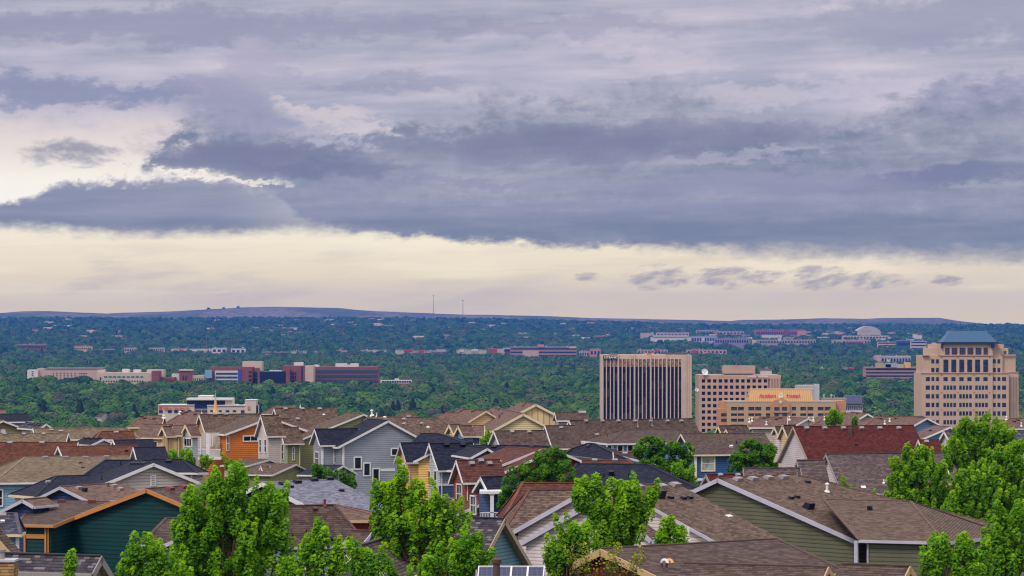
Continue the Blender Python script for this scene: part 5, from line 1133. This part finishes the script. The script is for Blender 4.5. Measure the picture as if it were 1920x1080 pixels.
# ---------------- blocks further out ----------------
def blk(lab,x0,x1,y0,y1,d,mat,roof=None,rows=0,cols=0,extra=(),cat='building',name='flat_roofed_building'):
    if d>2400: d=dtop(y1-.5,(x0+x1)/2)
    e=thing(name,lab,cat,(X_((x0+x1)/2,d),d,gz(X_(x0,d),d)))
    zb=min(Z_(y1,d),gz(X_(x0,d),d))-1
    w=(x1-x0)*d/F; dep=min(40,max(10,w*.4))
    bx('wall',e,mat,(X_(x0,d),X_(x1,d),d,d+dep,zb,Z_(y0,d)-.5)); bx('roof',e,roof or TR['grey'],(X_(x0,d)-.4,X_(x1,d)+.4,d-.4,d+dep+.4,Z_(y0,d)-.5,Z_(y0,d)+.3))
    for j in range(rows):
        hh=(y1-y0)/rows; bx('window_band',e,GLBL,(X_(x0+.8,d),X_(x1-.8,d),d-.3,d+.2,Z_(y0+hh*(j+.75),d),Z_(y0+hh*(j+.35),d)))
    if cols: grid(e,'window',GLBL,x0+.5,x1-.5,y0+1,y1,cols,1,d,.6,.5)
    rr_=random.Random(int(x0*7+y0))
    for _ in range(int((x1-x0)/9)):
        u_=rr_.uniform(x0+2,x1-3); bx('roof_unit',e,rr_.choice([METAL,TR['grey'],WHT]),(X_(u_,d),X_(u_+rr_.uniform(1,2.5),d),d+2,d+5,Z_(y0,d)+.2,Z_(y0,d)+rr_.uniform(.9,2.2)))
    for a,b,c_,d_,m_ in extra: bx('annex',e,m_,(X_(a,d),X_(b,d),d-1.5,d+4,Z_(d_,d),Z_(c_,d)))
    KO.append((x0-3,x1+3,d-(14 if d>2400 else 60),d+dep+6)); return e
YEL=plain('stucco_yellow',lin(236,178,98)); RSE=plain('stucco_rose',lin(206,142,126)); BLUE=plain('panel_blue',lin(60,84,140)); REDP=plain('panel_red',lin(190,60,56)); GRN=plain('panel_olive',lin(120,120,96))
def dtop(y1,px):
    for d in range(2600,9900,12):
        if HY+(CH-gz(X_(px,d),d)-11.5)/d*F<=y1: return d
    return 9800
def gd(py,off=3): # distance at which the flat valley floor or slope meets a photo row
    for d in range(1500,10000,20):
        if CH-(py-HY)/F*d<=gz(0,d)+off: return d
    return 9800
blk('long brick red building in the wood at far left',31,86,646,655,4700,BRK,cols=12)
blk('yellow walled flat building among trees at left',140,172,649,657,4700,YEL,cols=8)
blk('white low building right of the yellow one',193,216,655,659,4700,WHT,rows=1)
blk('pinkish low shops beside the white low building',233,256,652,660,4750,CRP,cols=5)
blk('tan strip of shops in the trees left of the white roofs',279,308,652,659,4800,CRM,cols=7)
blk('cream warehouse with green edged roof on the left',321,352,653,660,4850,CRM,GRN,extra=((336,344,655,662,REDP),))
blk('long white and pink shop row on the left',355,396,654,660,4900,WHT,extra=((372,394,657,662,RSE),))
blk('white gabled hall nearest the light masts',397,425,652,662,4700,WHT,extra=((425,432,654,662,BRK),),cols=3)
blk('second white gabled hall by the light masts',433,460,653,663,4700,WHT,cols=3)
blk('long cream roof line in the central trees',491,540,660,664,4800,CRM,rows=1)
blk('cream flat roofs joined in a row above the hospital',545,595,658.5,662,4850,CRP)
blk('pink flat roof beside the dark round tree',630,651,657,661,4900,RSE)
blk('white flat building with pale wall in the centre',676,724,656.5,661,4900,WHT,extra=((694,700,658,665,CRM),))
blk('shop with red sign panel on a cream wall',741,776,656,664,4850,CRM,extra=((757,774,655,659,REDP),))
blk('cream store row with red gable panel',776,840,658,663,4900,CRP,extra=((785,795,656.5,662,REDP),(818,836,655,660,GRYB)))
blk('white humped roof hall left of the brown office',856,912,656,665,4700,CRM,extra=((862,870,655,660,WHT),(884,896,654.5,659,WHT)))
blk('red walled shop beside the white humped hall',916,932,653,664,4650,REDP,extra=((932,944,654,663,CRP),))
blk('gabled shop front with blue field and white sign',943,957,652,663,4600,CRM,extra=((945.5,957,654.5,660,BLUE),(947,956,656.5,658.6,WHT)))
blk('long brown office with dark ribbon windows',957,1081,650.5,670,4550,plain('panel_brown',lin(172,128,110)),rows=3,extra=((1008,1020,646,651,RSE),(1067,1080,650.3,653,YEL),(980,1010,657.5,669,CRP)))
blk('pink houses block right of the long brown office',1086,1105,658,668,4600,CRP,cols=4)
blk('orange roofed building above the bank tower at left',1115,1138,629.5,634,7000,RSE,rows=1)
blk('pink shops left behind the bank tower',1106,1126,654,668,4500,RSE,cols=3)
blk('pink strip mall above the bank tower roof',1195,1252,656,663,4700,CRP,cols=9,extra=((1228,1236,655,660,REDP),))
blk('long pink strip mall right of the bank tower',1288,1363,656,663,4700,CRP,extra=((1296,1306,657,662,REDP),(1312,1330,660,666,RSE)),cols=10)
blk('cream shed with pale roof on the slope',1221,1297,631.5,638,6300,WHT,extra=((1225,1290,628,632,CRM),))
blk('cream long building with pink roof above the shed',1231,1292,623.5,630,6900,CRM,RSE,cols=9)
blk('tan sloping roof building left of the cream shed',1201,1226,624,632,6700,CRP)
blk('grey blue apartments with white stair bays',1296,1345,630,642,6000,GRYB,cols=10,extra=((1316,1321,633,640,WHT),))
blk('mauve long roofs in the middle of the right slope',1340,1404,634,645,5800,plain('roof_mauve',lin(146,134,150)),cols=14)
blk('small tan apartment houses in a row on the slope',1306,1340,619,624,7300,CRM,cols=6)
blk('row of pink roofed houses on the slope',1342,1395,621,627,7100,CRP,cols=8)
blk('dark red low building in the slope suburb',1362,1390,627,631,6600,plain('panel_wine',lin(130,66,84)),rows=1)
blk('wide brown school building high on the right slope',1417,1510,618.5,630,7000,plain('brick_brown',lin(168,106,88)),cols=22,extra=((1470,1480,617,628,BRK),(1495,1512,620,631,RSE)))
blk('pale retaining wall building under the brown school',1429,1466,628,634,6500,WHT)
blk('long tan roof with white gables on the right slope',1423,1530,637,645,5750,plain('roof_tan',lin(170,150,140)),cols=20,extra=((1410,1419,637,647,CRM),(1459,1464,634,640,WHT)))
blk('white domed block base on the right horizon',1615,1630,621.5,628,7400,CRM)
blk('cream wide building below the pale arched roof',1582,1666,629,636,6500,CRM,cols=14)
blk('pink long building at the foot of the right slope',1562,1632,637,645,5800,CRP,cols=12,extra=((1568,1580,639,645,TANW),))
blk('brick shop with white windows on the right',1587,1619,641,648,5500,BRK,cols=7)
blk('pale low office right of the brick shop',1646,1679,641,650,5400,CONC,rows=2)
blk('blue sided hall left of the blue roofed tower',1682,1708,638,651,5300,BLUE,GRYB,rows=1)
blk('tan office with ribbon windows beside the blue hall',1708,1737,639,656,5200,CONC,rows=3)
blk('white house like building with red top near the tower',1712,1729,626,636,6100,WHT,extra=((1720,1728,624,627,REDP),))
blk('white flat roof box beside the tower shoulder',1748,1764,642,647,5000,WHT)
blk('pale grey works building above the terraced hotel',1641,1708,668,681,3500,GRYB,WHT,cols=12,extra=((1662,1668,674,684,WHT),(1641,1652,666,678,CRP)))
blk('long tan parking deck with open floors',1623,1732,689,714,2500,plain('deck_tan',lin(176,134,118)),rows=4,extra=((1642,1656,680,690,TANW),(1656,1670,683,690,TANW),(1696,1707,679.5,690,YEL),(1682,1694,683,690,CRM),(1660,1682,681,689,GRYB)))
blk('white and red box in trees right of centre',1582,1602,690,695,2900,WHT,extra=((1590,1601,689,694,REDP),))
blk('cream retaining structure in the right woods',1521,1561,691,695.5,2800,CRM)
blk('red roofed white house behind the grid windowed office',1427,1447,693,701,2300,WHT,REDP)
blk('cream low building in the trees above the grid office',1309,1328,684,689,3000,CRM)
blk('white edged building with blue roof right of the gold hotel',1585,1617,757,772,1500,WHT,extra=((1583,1616,742,757,plain('roof_bluegrey',lin(110,112,140))),),cols=8)
blk('flat beige annex right of the gold hotel',1540,1586,748,772,1300,CONC)
# pale arched roof hall
D=7600; e=thing('arched_hall','pale arched roof hall on the right horizon','building',(X_(1629,D),D,0)); bm=bmesh.new(); pr=None
for k in range(13):
    a=k/12; x=X_(1607+44*a,D); z=Z_(620.5,D)+(math.sin(math.pi*a)**.8)*9*D/F; r_=[bm.verts.new((x,D,z)),bm.verts.new((x,D+60,z)),bm.verts.new((x,D,Z_(624,D)-6)),bm.verts.new((x,D+60,Z_(624,D)-6))]
    if pr: bm.faces.new([pr[0],r_[0],r_[1],pr[1]]); bm.faces.new([pr[0],pr[2],r_[2],r_[0]]); bm.faces.new([pr[1],r_[1],r_[3],pr[3]])
    pr=r_
mesh_obj('arched_roof',bm,CRM,e); KO.append((1605,1655,6900,7700))
# dark roofed house with red chimney in the near wood, left
D=1560; e=thing('house','dark roofed house with white gable and red chimney among trees at left','house',(X_(190,D),D,0))
bm=bmesh.new(); A0=at(198,774,D); B0=at(180,778,D+9)
for q in ((A0,B0),): beam(bm,A0,B0,.1,.1)
bm.free(); bb=House('x','x'); bb.e=e
bb.block(C(A=(199,774),AL=(190,783),AR=(206,783),B=(184,776)),'umber','whiteboard','white',H=(774-612)*D/F,yaw=-40,L=8,r=3.5,p=.8,g0=0)
bx('chimney',e,REDP,(X_(197,D+3),X_(198.4,D+3),D+3,D+4,0,Z_(771,D))); keep(179,207,1551,1578)
# ---------------- small houses scattered on the far slope ----------------
rng=random.Random(5); kinds=[('white',WHT,CONC2,'small white walled house far off among the slope trees'),('tan',CRM,plain('roof_far_brown',lin(130,104,96)),'small tan walled house far off among the slope trees'),('pink',CRP,plain('roof_far_rose',lin(170,110,96)),'small pinkish walled house far off among the slope trees')]
protos=[]
for nm,wm,rm,lb in kinds:
    bm=bmesh.new(); box(bm,-6.5,6.5,-4,4,-6,4.6,0)
    v=[bm.verts.new(q) for q in ((-7,-4.6,4.5),(7,-4.6,4.5),(7,4.6,4.5),(-7,4.6,4.5),(-7,0,7.4),(7,0,7.4))]
    for f in ((0,1,5,4),(2,3,4,5),(0,4,3),(1,2,5),(0,3,2,1)): bm.faces.new([v[i] for i in f]).material_index=1
    for x in (-4,-1,2,5): box(bm,x-.5,x+.5,-4.08,-3.9,1.6,3.2,2)
    me=bpy.data.meshes.new('house_far_'+nm); bm.to_mesh(me); bm.free(); [me.materials.append(m_) for m_ in (wm,rm,GLBL)]; protos.append((me,lb))
spots=[]
clusters=[(150,598,60),(90,615,50),(350,600,60),(430,612,50),(530,618,30),(620,606,50),(700,608,30),(800,604,50),(920,606,40),(1010,628,60),(1080,608,40),(1170,620,50),(1240,612,40),(1350,618,60),(1450,612,60),(1560,618,60),(1700,612,50),(1760,630,50),(1660,628,50),(200,625,60),(540,612,25),(1400,630,50),(850,625,70),(700,622,80),(1500,626,50)]
for i in range(210):
    cx_,cy_,sp_=rng.choice(clusters); px=cx_+rng.gauss(0,sp_*.5); py=cy_+rng.gauss(0,6)
    if not(0<px<1920) or py<597: continue
    d=gd(py,9)
    if d<5300 or d>9600 or not clear(px,d): continue
    spots.append((px,d))
for i,(px,d) in enumerate(spots):
    me,lb=protos[rng.choice([0,0,0,1,1,2])]; x=X_(px,d); o=bpy.data.objects.new('house',me); COL.objects.link(o); o.location=(x,d,gz(x,d)+2.5+rng.random()*3); o.rotation_euler=(0,0,rng.uniform(-.7,.7)); s_=rng.uniform(.8,1.5); o.scale=(s_*rng.uniform(1,1.6),s_,s_)
    tag(o,lb,'house','little houses on the far slope'); KO.append((px-3*s_,px+3*s_,d-60,d+8))
# ---------------- forest ----------------
rng=random.Random(11)
def leafkind(r,near_):
    n=len(near if near_ else farp)
    return (n-1 if r<.07 else n-2 if r<.13 else int((r-.13)/.87*(n-2)))
TR_LAB={'f':'rounded green broadleaf tree in the thick wood beyond the rooftops','c':'dark pointed conifer in the thick wood beyond the rooftops','p':'pale grey green tree in the thick wood beyond the rooftops'}
cand=[]
for px_ in range(58,192,7): cand.append((X_(px_,2432),2432-(px_%3)*14,.3+.5*((px_*7)%10)/10,.75+((px_*13)%10)/10*.7))
for px_ in range(196,700,11): cand.append((X_(px_,2436),2436-(px_%3)*9,.2+.7*((px_*7)%10)/10,(.55 if 284<px_<390 else .05)+((px_*13)%10)/10*.5))
for q in ((1118,1302,1370,1412),(1303,1472,1310,1358),(1343,1594,1240,1322),(1718,1918,1288,1332),(396,412,893,908),(1582,1620,1480,1530)): keep(*q)
d=430
while d<1490:
    w=d*.26; n=int(2*w/15)
    for i in range(n):
        x=-w+2*w*(i+rng.random())/n; px=CX+x/d*F
        if clear(px,d): cand.append((x,d+rng.uniform(-6,6),rng.random(),rng.random()*.5))
    d+=15
d=1500
while d<5000:
    step=12.5*(1+max(0,d-2500)/6500)
    w=d*.205; n=int(2*w/step)
    for i in range(n):
        x=-w+2*w*(i+rng.random())/n; dd=d+rng.uniform(-.5,.5)*step; px=CX+x/dd*F
        if clear(px,dd): cand.append((x,dd,rng.random(),rng.random()))
    d+=step*1.02
while d<9900:
    step=17+ (d-5000)/700
    w=d*.205; n=int(2*w/step)
    for i in range(n):
        x=-w+2*w*(i+rng.random())/n; dd=d+rng.uniform(-.5,.5)*step; px=CX+x/dd*F
        dens=.72+.28*math.sin(px*.013+dd*.002)
        if px>1190 and dd<7600: dens*=.55
        if dd>8600: dens*=.75
        if rng.random()<dens and clear(px,dd): cand.append((x,dd,rng.random(),rng.random()))
    d+=step
trk=bmesh.new(); tube(trk,(0,0,-.3),(0,0,.5),.03,.02,6); trm=bpy.data.meshes.new('trunk'); trk.to_mesh(trm); trk.free(); trm.materials.append(BARK)
def size(r2,d): return (7.4+7.0*r2) if d<5000 else (8+7*r2)
ind=[c_ for c_ in cand if c_[1]>1545 and abs(c_[0]/c_[1]*F)<975 ]
def vis(c_):
    px=CX+c_[0]/c_[1]*F
    return not (1128<px<1296 or 1312<px<1462 or 1350<px<1585 or 1728<px<1908 or 295<px<482)
ind=[c_ for c_ in ind if vis(c_)][:300]; ids=set(map(id,ind))
for x,dd,r1,r2 in ind:
    k=leafkind(r1,True); me=near[k]; R0=size(r2,dd)*(1.0 if k!=len(near)-2 else .8); nm='c' if k==len(near)-2 else 'p' if k==len(near)-1 else 'f'
    e=thing('tree',TR_LAB[nm],'tree',(x,dd,gz(x,dd)-.5),'trees of the wood beyond the rooftops'); e.rotation_euler=(0,0,r2*6.28); e.scale=(R0*.86,R0*.86,R0*(1.15 if nm!='c' else 1.7))
    for m_,n_ in ((me,'crown'),(trm,'trunk')):
        o=bpy.data.objects.new(n_,m_); COL.objects.link(o); o.parent=e
# all the rest of the wood: one object, instanced crowns on points
rest=[c_ for c_ in cand if id(c_) not in ids]
def forest(name,pts,meshes,pick,label_kind='stuff'):
    col=bpy.data.collections.new(name+'_crowns')
    for i,m_ in enumerate(meshes):
        o=bpy.data.objects.new('%s_crown_%02d'%(name,i),m_); col.objects.link(o)
    me=bpy.data.meshes.new(name); n=len(pts); me.vertices.add(n)
    me.vertices.foreach_set('co',np.array([(x,d_,gz(x,d_)-.5) for x,d_,_,_ in pts],float).reshape(-1))
    for nm,ty,vals in (('pick','INT',[pick(p_[2]) for p_ in pts]),('sz','FLOAT',[size(p_[3],p_[1]) for p_ in pts]),('rot','FLOAT',[p_[3]*37%6.28 for p_ in pts])):
        a_=me.attributes.new(nm,ty,'POINT'); a_.data.foreach_set('value',np.array(vals,np.int32 if ty=='INT' else np.float32))
    o=bpy.data.objects.new(name,me); COL.objects.link(o); o['kind']='stuff'
    ng=bpy.data.node_groups.new(name,'GeometryNodeTree'); ng.interface.new_socket('Geometry',in_out='INPUT',socket_type='NodeSocketGeometry'); ng.interface.new_socket('Geometry',in_out='OUTPUT',socket_type='NodeSocketGeometry')
    t=NT(ng); gi=t.node('NodeGroupInput'); go=t.node('NodeGroupOutput'); ci=t.node('GeometryNodeCollectionInfo'); ci.inputs['Collection'].default_value=col; ci.inputs['Separate Children'].default_value=True; ci.inputs['Reset Children'].default_value=True
    ip=t.node('GeometryNodeInstanceOnPoints'); ip.inputs['Pick Instance'].default_value=True
    def attr(n_,ty):
        q=t.node('GeometryNodeInputNamedAttribute',data_type=ty); q.inputs['Name'].default_value=n_; return q.outputs[0]
    sz=attr('sz','FLOAT'); t.l.new(gi.outputs[0],ip.inputs['Points']); t.l.new(ci.outputs[0],ip.inputs['Instance']); t.l.new(attr('pick','INT'),ip.inputs['Instance Index'])
    t.l.new(t.xyz(0.0,0.0,attr('rot','FLOAT')),ip.inputs['Rotation']); t.l.new(t.xyz(t.m('MULTIPLY',sz,.86),t.m('MULTIPLY',sz,.86),t.m('MULTIPLY',sz,1.12)),ip.inputs['Scale']); t.l.new(ip.outputs[0],go.inputs[0])
    md=o.modifiers.new('scatter','NODES'); md.node_group=ng; return o
mid=[c_ for c_ in rest if c_[1]<3300]; far=[c_ for c_ in rest if c_[1]>=3300]
npro=len(near)
forest('forest',rest,near+farp,lambda r:0)
me=bpy.data.objects['forest'].data
me.attributes['pick'].data.foreach_set('value',np.array([leafkind(p_[2],True) if p_[1]<3000 else npro+leafkind(p_[2],False) for p_ in rest],np.int32))
print('forest',len(rest),'individual',len(ind))
# ---------------- masts ----------------
def mast(lab,px,y0,y1,d,r,mat,name='radio_mast',cat='mast',grp=None):
    e=thing(name,lab,cat,at(px,y1,d),grp); bm=bmesh.new(); tube(bm,at(px,y1+3,d),at(px,y0,d),r,r*.6,6); mesh_obj('pole',bm,mat,e)
    bm=bmesh.new(); a=at(px,y0,d); box(bm,a.x-r*2.2,a.x+r*2.2,a.y-r,a.y+r,a.z-r*2,a.z); mesh_obj('top_fitting',bm,mat,e)
MG=plain('mast_steel',lin(120,100,96))
mast('taller left radio mast on the bare hill crest',812.5,553.5,587,12550,1.1,MG,grp='radio masts on the hill crest')
mast('shorter right radio mast on the bare hill crest',868,562.5,590,12550,1.4,MG,grp='radio masts on the hill crest')
for i,(x,y0,y1) in enumerate(((387.5,630,656),(401,632,656),(474.5,631,658),(528.5,626,650))):
    mast(['leftmost slim pale light pole above the white halls','slim pale light pole second from the left above the white halls','slim pale light pole right of the white halls','slim pale light pole farthest right beyond the white halls'][i],x,y0,y1,4600,.35,METAL,'light_pole','light pole','tall light poles by the white halls')
mast('dark thin mast above the trees left of centre',699.5,587,604,9000,.7,MG)
crl=[(391,579.5,'first lone bushy tree on the hill crest'),(419.5,579,'middle lone bushy tree on the hill crest'),(446.5,577,'third lone bushy tree nearest the hill summit')]
for x,y,lb in crl:
    zc=Z_(y,12500); e=thing('tree',lb,'tree',(X_(x,12500),12500,zc-8),'lone trees on the hill crest'); e.scale=(13,13,16)
    for m_,n_ in ((farp[0],'crown'),(trm,'trunk')):
        o=bpy.data.objects.new(n_,m_); COL.objects.link(o); o.parent=e
# ---------------- street and garden trees among the houses ----------------
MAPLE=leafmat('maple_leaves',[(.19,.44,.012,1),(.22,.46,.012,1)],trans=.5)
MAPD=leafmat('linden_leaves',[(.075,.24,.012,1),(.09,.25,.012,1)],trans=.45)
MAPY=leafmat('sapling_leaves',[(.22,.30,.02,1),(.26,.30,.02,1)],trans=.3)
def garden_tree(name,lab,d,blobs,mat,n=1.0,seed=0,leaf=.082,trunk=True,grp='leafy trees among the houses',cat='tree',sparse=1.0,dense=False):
    rng=np.random.default_rng(seed+100); sh=[]   # shoots: base, direction, length, radius, tint
    cx=np.mean([b[0] for b in blobs]); bot=max(b[1]+b[3] for b in blobs)
    x0=X_(cx,d); g=gz(x0,d)
    e=thing(name,lab,cat,(x0,d,g),grp)
    cz=Z_(np.mean([b[1] for b in blobs]),d)
    for px,py,rx,ry in blobs:
        c=at(px,py,d); ax,az=rx*d/F,ry*d/F; ay=(ax+az)/2*.9
        vol=ax*ay*az; k=int(max(3,n*sparse*(21 if not dense else 21)*(ax*az)**.85*(1+ay*.6)))
        for _ in range(k):
            v=rng.normal(size=3); v/=np.linalg.norm(v); rr=rng.uniform(.35,1.0)**.5 if not dense else rng.uniform(.5,1)**.33
            p=np.array(c)+v*rr*np.array([ax,ay,az])*np.array([1,1,.98])
            if dense: dr=v*.8+np.array([0,0,.5]); L=rng.uniform(.35,.6); r=rng.uniform(.20,.32)
            else: dr=np.array([(p[0]-x0)*.16+rng.normal()*.12,(p[1]-d)*.12+rng.normal()*.12,1.0]); L=rng.uniform(.5,1.25); r=rng.uniform(.13,.25)
            dr=dr/np.linalg.norm(dr); sh.append((p,dr,L,r,rng.uniform(.25,.75)))
    P=[];N_=[];T_=[];S_=[]
    for p,dr,L,r,tt in sh:
        m=int(L*r*(700 if not dense else 600)*sparse); s=rng.uniform(0,1,m); a=rng.uniform(0,2*math.pi,m)
        o1=np.cross(dr,[0.3,.9,.1]); o1/=np.linalg.norm(o1); o2=np.cross(dr,o1)
        prof=r*np.sqrt(np.clip(1-(2*s-.85)**2/1.4,.05,1))*rng.uniform(.55,1.1,m)
        rad=o1[None]*np.cos(a)[:,None]+o2[None]*np.sin(a)[:,None]
        P.append(p[None]+dr[None]*((s-.4)*L)[:,None]+rad*prof[:,None]); N_.append(rad*.7+dr[None]*.6+np.array([[0,0,.5]]))
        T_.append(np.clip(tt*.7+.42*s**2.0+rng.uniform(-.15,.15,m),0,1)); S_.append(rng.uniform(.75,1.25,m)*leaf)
    P=np.concatenate(P);N_=unit(np.concatenate(N_));T_=np.concatenate(T_);S_=np.concatenate(S_)
    A,B=axes(rng,N_,S_,.7,.7)
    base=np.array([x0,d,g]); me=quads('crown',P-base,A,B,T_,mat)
    o=bpy.data.objects.new('crown',me); COL.objects.link(o); o.parent=e
    if trunk:
        bm=bmesh.new(); top=Vector((x0,d,cz)); tube(bm,Vector((x0,d,g-.3)),Vector((x0,d,g+(cz-g)*.7)),.17,.12,8,cap=False)
        fork=Vector((x0,d,g+(cz-g)*.7))
        idx=[i for i in rng.choice(len(sh),min(len(sh),40),replace=False) if sh[i][0][2]>g+(cz-g)*.8]
        for i in idx:
            p=Vector(sh[i][0]); m=fork.lerp(p,.5)+Vector((0,0,-.12*(p-fork).length)); fk=fork.lerp(Vector((x0,d,cz)),float(rng.uniform(.1,.95)))
            tube(bm,fk,m,.055,.035,5,cap=False); tube(bm,m,p,.035,.012,5,cap=False)
        tube(bm,Vector((x0,d,g+(cz-g)*.69)),top,.12,.04,7,cap=False)
        mesh_obj('trunk',bm,BARK,e)
    return e
GT=garden_tree
GT('maple_tree','largest bright green maple in front of the dark green house',118,[(425,910,52,38),(400,955,62,45),(455,945,52,45),(505,955,32,42),(375,1000,48,40),(500,1010,46,48),(425,1020,90,58),(400,1075,95,45),(490,1075,60,40),(350,1050,25,20),(338,1000,16,12)],MAPLE,1,1)
GT('maple_tree','low bright maple at the bottom left below the dark green wall',112,[(272,1040,34,26),(245,1062,20,24),(300,1050,28,24),(270,1085,55,30),(335,1080,30,30)],MAPLE,1,2)
GT('maple_tree','narrow young maple before the blue grey hipped house',108,[(597,1015,20,24),(592,1045,28,26),(570,1035,12,18),(640,1048,20,18),(610,1080,40,22),(560,1085,40,16)],MAPLE,1,3)
GT('maple_tree','big maple with twin leaders in front of the yellow house',118,[(748,905,14,26),(752,935,34,26),(790,912,10,22),(800,945,34,28),(720,945,26,26),(775,980,62,36),(735,1000,40,36),(820,1000,36,34),(775,1045,70,40),(850,975,24,16),(835,950,10,8),(870,985,12,7)],MAPLE,1,4)
GT('maple_tree','low maple between the twin leader maple and the teal gable',110,[(868,1035,26,24),(895,1028,14,16),(852,1060,36,26),(890,1062,26,22),(815,1085,60,22),(700,1070,50,26),(673,1045,26,18)],MAPLE,1,5)
GT('maple_tree','spreading maple in front of the pale pink gable',121,[(1108,932,32,20),(1120,915,10,10),(1155,930,34,20),(1185,920,12,14),(1190,945,30,24),(1215,938,9,12),(1225,930,5,8),(1150,965,46,28),(1195,965,26,20),(1165,1000,50,26),(1145,1020,50,16),(1085,942,10,10)],MAPLE,1.25,6)
GT('maple_tree','small maple low in front of the pale pink siding',117,[(1072,1000,26,20),(1060,1025,32,22),(1095,1020,24,20),(1045,1050,26,18),(1075,1050,32,20),(1028,1065,12,10)],MAPLE,1.1,7)
GT('maple_tree','small bright maple tip beside the pale pink roof',119,[(1250,993,11,9),(1246,1008,14,10),(1264,1010,10,8),(1278,1012,8,4),(1235,1012,8,8)],MAPLE,1.2,8)
GT('linden_tree','dense rounded tree before the red brown roof in the middle',188,[(1035,865,34,22),(1010,885,38,26),(1050,892,30,28),(975,905,34,26),(1015,925,42,28),(965,935,26,22),(948,950,14,14)],MAPD,.9,9,leaf=.10,dense=True)
GT('linden_tree','dense dark tree left of the royal blue wall',216,[(1218,845,28,24),(1240,850,26,24),(1262,862,30,28),(1225,875,30,20),(1270,885,26,18),(1250,895,30,12),(1288,850,12,16)],MAPD,.9,10,leaf=.105,dense=True)
GT('garden_shrub','bright leafy bush under the royal blue wall corner',205,[(1277,885,16,12),(1290,893,14,10),(1298,905,7,9)],MAPLE,1.1,11,cat='bush')
GT('linden_tree','rounded tree covering the right half of the royal blue wall',218,[(1408,845,28,18),(1425,855,24,20),(1440,850,14,16),(1390,862,20,14),(1375,873,18,9),(1420,872,34,10)],MAPD,.9,12,leaf=.105,dense=True)
GT('maple_tree','airy maple before the purple brown terrace roof',198,[(1722,848,12,14),(1705,852,10,10),(1735,865,16,18),(1718,880,34,22),(1680,868,10,10),(1690,905,26,24),(1745,905,34,26),(1765,885,10,16),(1700,935,40,18),(1740,940,40,22),(1672,940,16,10),(1720,965,50,22)],MAPLE,1.0,13,leaf=.105)
GT('maple_tree','small bright bush like maple behind the olive house ridge',185,[(1587,915,9,7),(1594,922,10,7),(1636,933,3,5)],MAPLE,1.2,14)
GT('linden_tree','tall full tree in front of the stepped tower base',205,[(1828,805,30,22),(1850,810,30,26),(1815,835,34,26),(1850,845,38,30),(1882,818,22,20),(1895,838,18,22),(1790,845,22,16),(1785,865,20,14),(1840,870,46,20)],MAPLE,.9,15,leaf=.10)
GT('maple_tree','broad maple mass filling the right edge',194,[(1880,880,44,32),(1905,860,30,28),(1840,905,44,32),(1805,920,26,30),(1870,930,60,40),(1910,930,40,50),(1835,950,46,26),(1795,950,24,14),(1880,970,60,24),(1830,985,50,20),(1790,965,30,18)],MAPLE,.9,16,leaf=.105)
GT('maple_tree','lower maple at the right edge beside the olive house',124,[(1895,975,36,26),(1870,1010,34,30),(1905,1020,36,44),(1880,1055,44,36),(1850,1075,30,20)],MAPLE,1.0,17)
GT('maple_tree','maple with upright shoots before the dark olive recess',117,[(1760,1025,9,16),(1747,1045,14,18),(1778,1035,16,20),(1806,1025,7,16),(1800,1050,30,22),(1830,1035,20,22),(1770,1070,36,20),(1825,1075,36,20),(1735,1065,12,14)],MAPLE,1.1,18)
GT('linden_tree','small round tree above the red roof by the gold hotel',296,[(1563,781,10,7),(1574,784,9,8),(1556,790,8,5)],MAPLE,1.2,19,leaf=.12)
GT('linden_tree','tiny tree tip right of the small round tree above the red roof',296,[(1604,791,6,6)],MAPLE,1.2,20,leaf=.12,)
GT('garden_shrub','green bush on the porch roof corner of the grey house',216,[(597,888,11,8),(604,894,12,6)],MAPD,1.3,21,cat='bush',leaf=.10)
GT('garden_shrub','small green bush under the porch of the grey house',215,[(625,893,8,5)],MAPD,1.3,22,cat='bush',leaf=.10)
GT('garden_shrub','green bush against the grey siding behind the pale grey roof',214,[(650,903,12,7),(662,908,9,8),(643,899,6,5)],MAPD,1.3,23,cat='bush',leaf=.10)
GT('garden_shrub','bright bush before the tan porch left of the balcony',250,[(350,858,9,12),(358,866,8,9),(325,857,9,5),(385,867,12,7)],MAPLE,1.3,24,cat='bush',leaf=.10)
GT('garden_shrub','small yellow green bush beside the long black roof step',240,[(318,861,6,4)],MAPLE,1.3,25,cat='bush',leaf=.10)
GT('garden_shrub','tiny bright tree between the cream row and dark roof',281,[(916,820,4,6),(907,831,5,4)],MAPLE,1.4,26,leaf=.105,cat='bush')
GT('garden_shrub','yellow leaved sapling before the dark red gable',106,[(1083,1058,12,12),(1098,1048,6,10),(1140,1065,16,12),(1155,1055,8,8),(1193,1062,6,10),(1172,1072,20,8),(1110,1075,20,8)],MAPY,.5,27,cat='sapling',leaf=.06,sparse=.28)
GT('garden_shrub','single leafy twig over the mottled roof',103,[(131,1063,1.6,6)],MAPLE,1.5,28,cat='twig')
GT('garden_shrub','small bush with pale leaves at the olive yellow porch',300,[(505,898,6,5)],MAPLE,1.2,29,cat='bush',leaf=.10)
# ---------------- haze ----------------
bm=bmesh.new(); box(bm,-5200,5200,-450,13250,-9,214)
HZ=bpy.data.materials.new('haze_air'); HZ.use_nodes=True; HZ.node_tree.nodes.clear(); t=NT(HZ.node_tree)
pv=t.node('ShaderNodeVolumePrincipled'); pv.inputs['Color'].default_value=(.05,.25,1.0,1); pv.inputs['Density'].default_value=5.6e-5; pv.inputs['Anisotropy'].default_value=.2
o=t.node('ShaderNodeOutputMaterial'); t.l.new(pv.outputs[0],o.inputs['Volume'])
mesh_obj('haze',bm,HZ,None,'stuff')
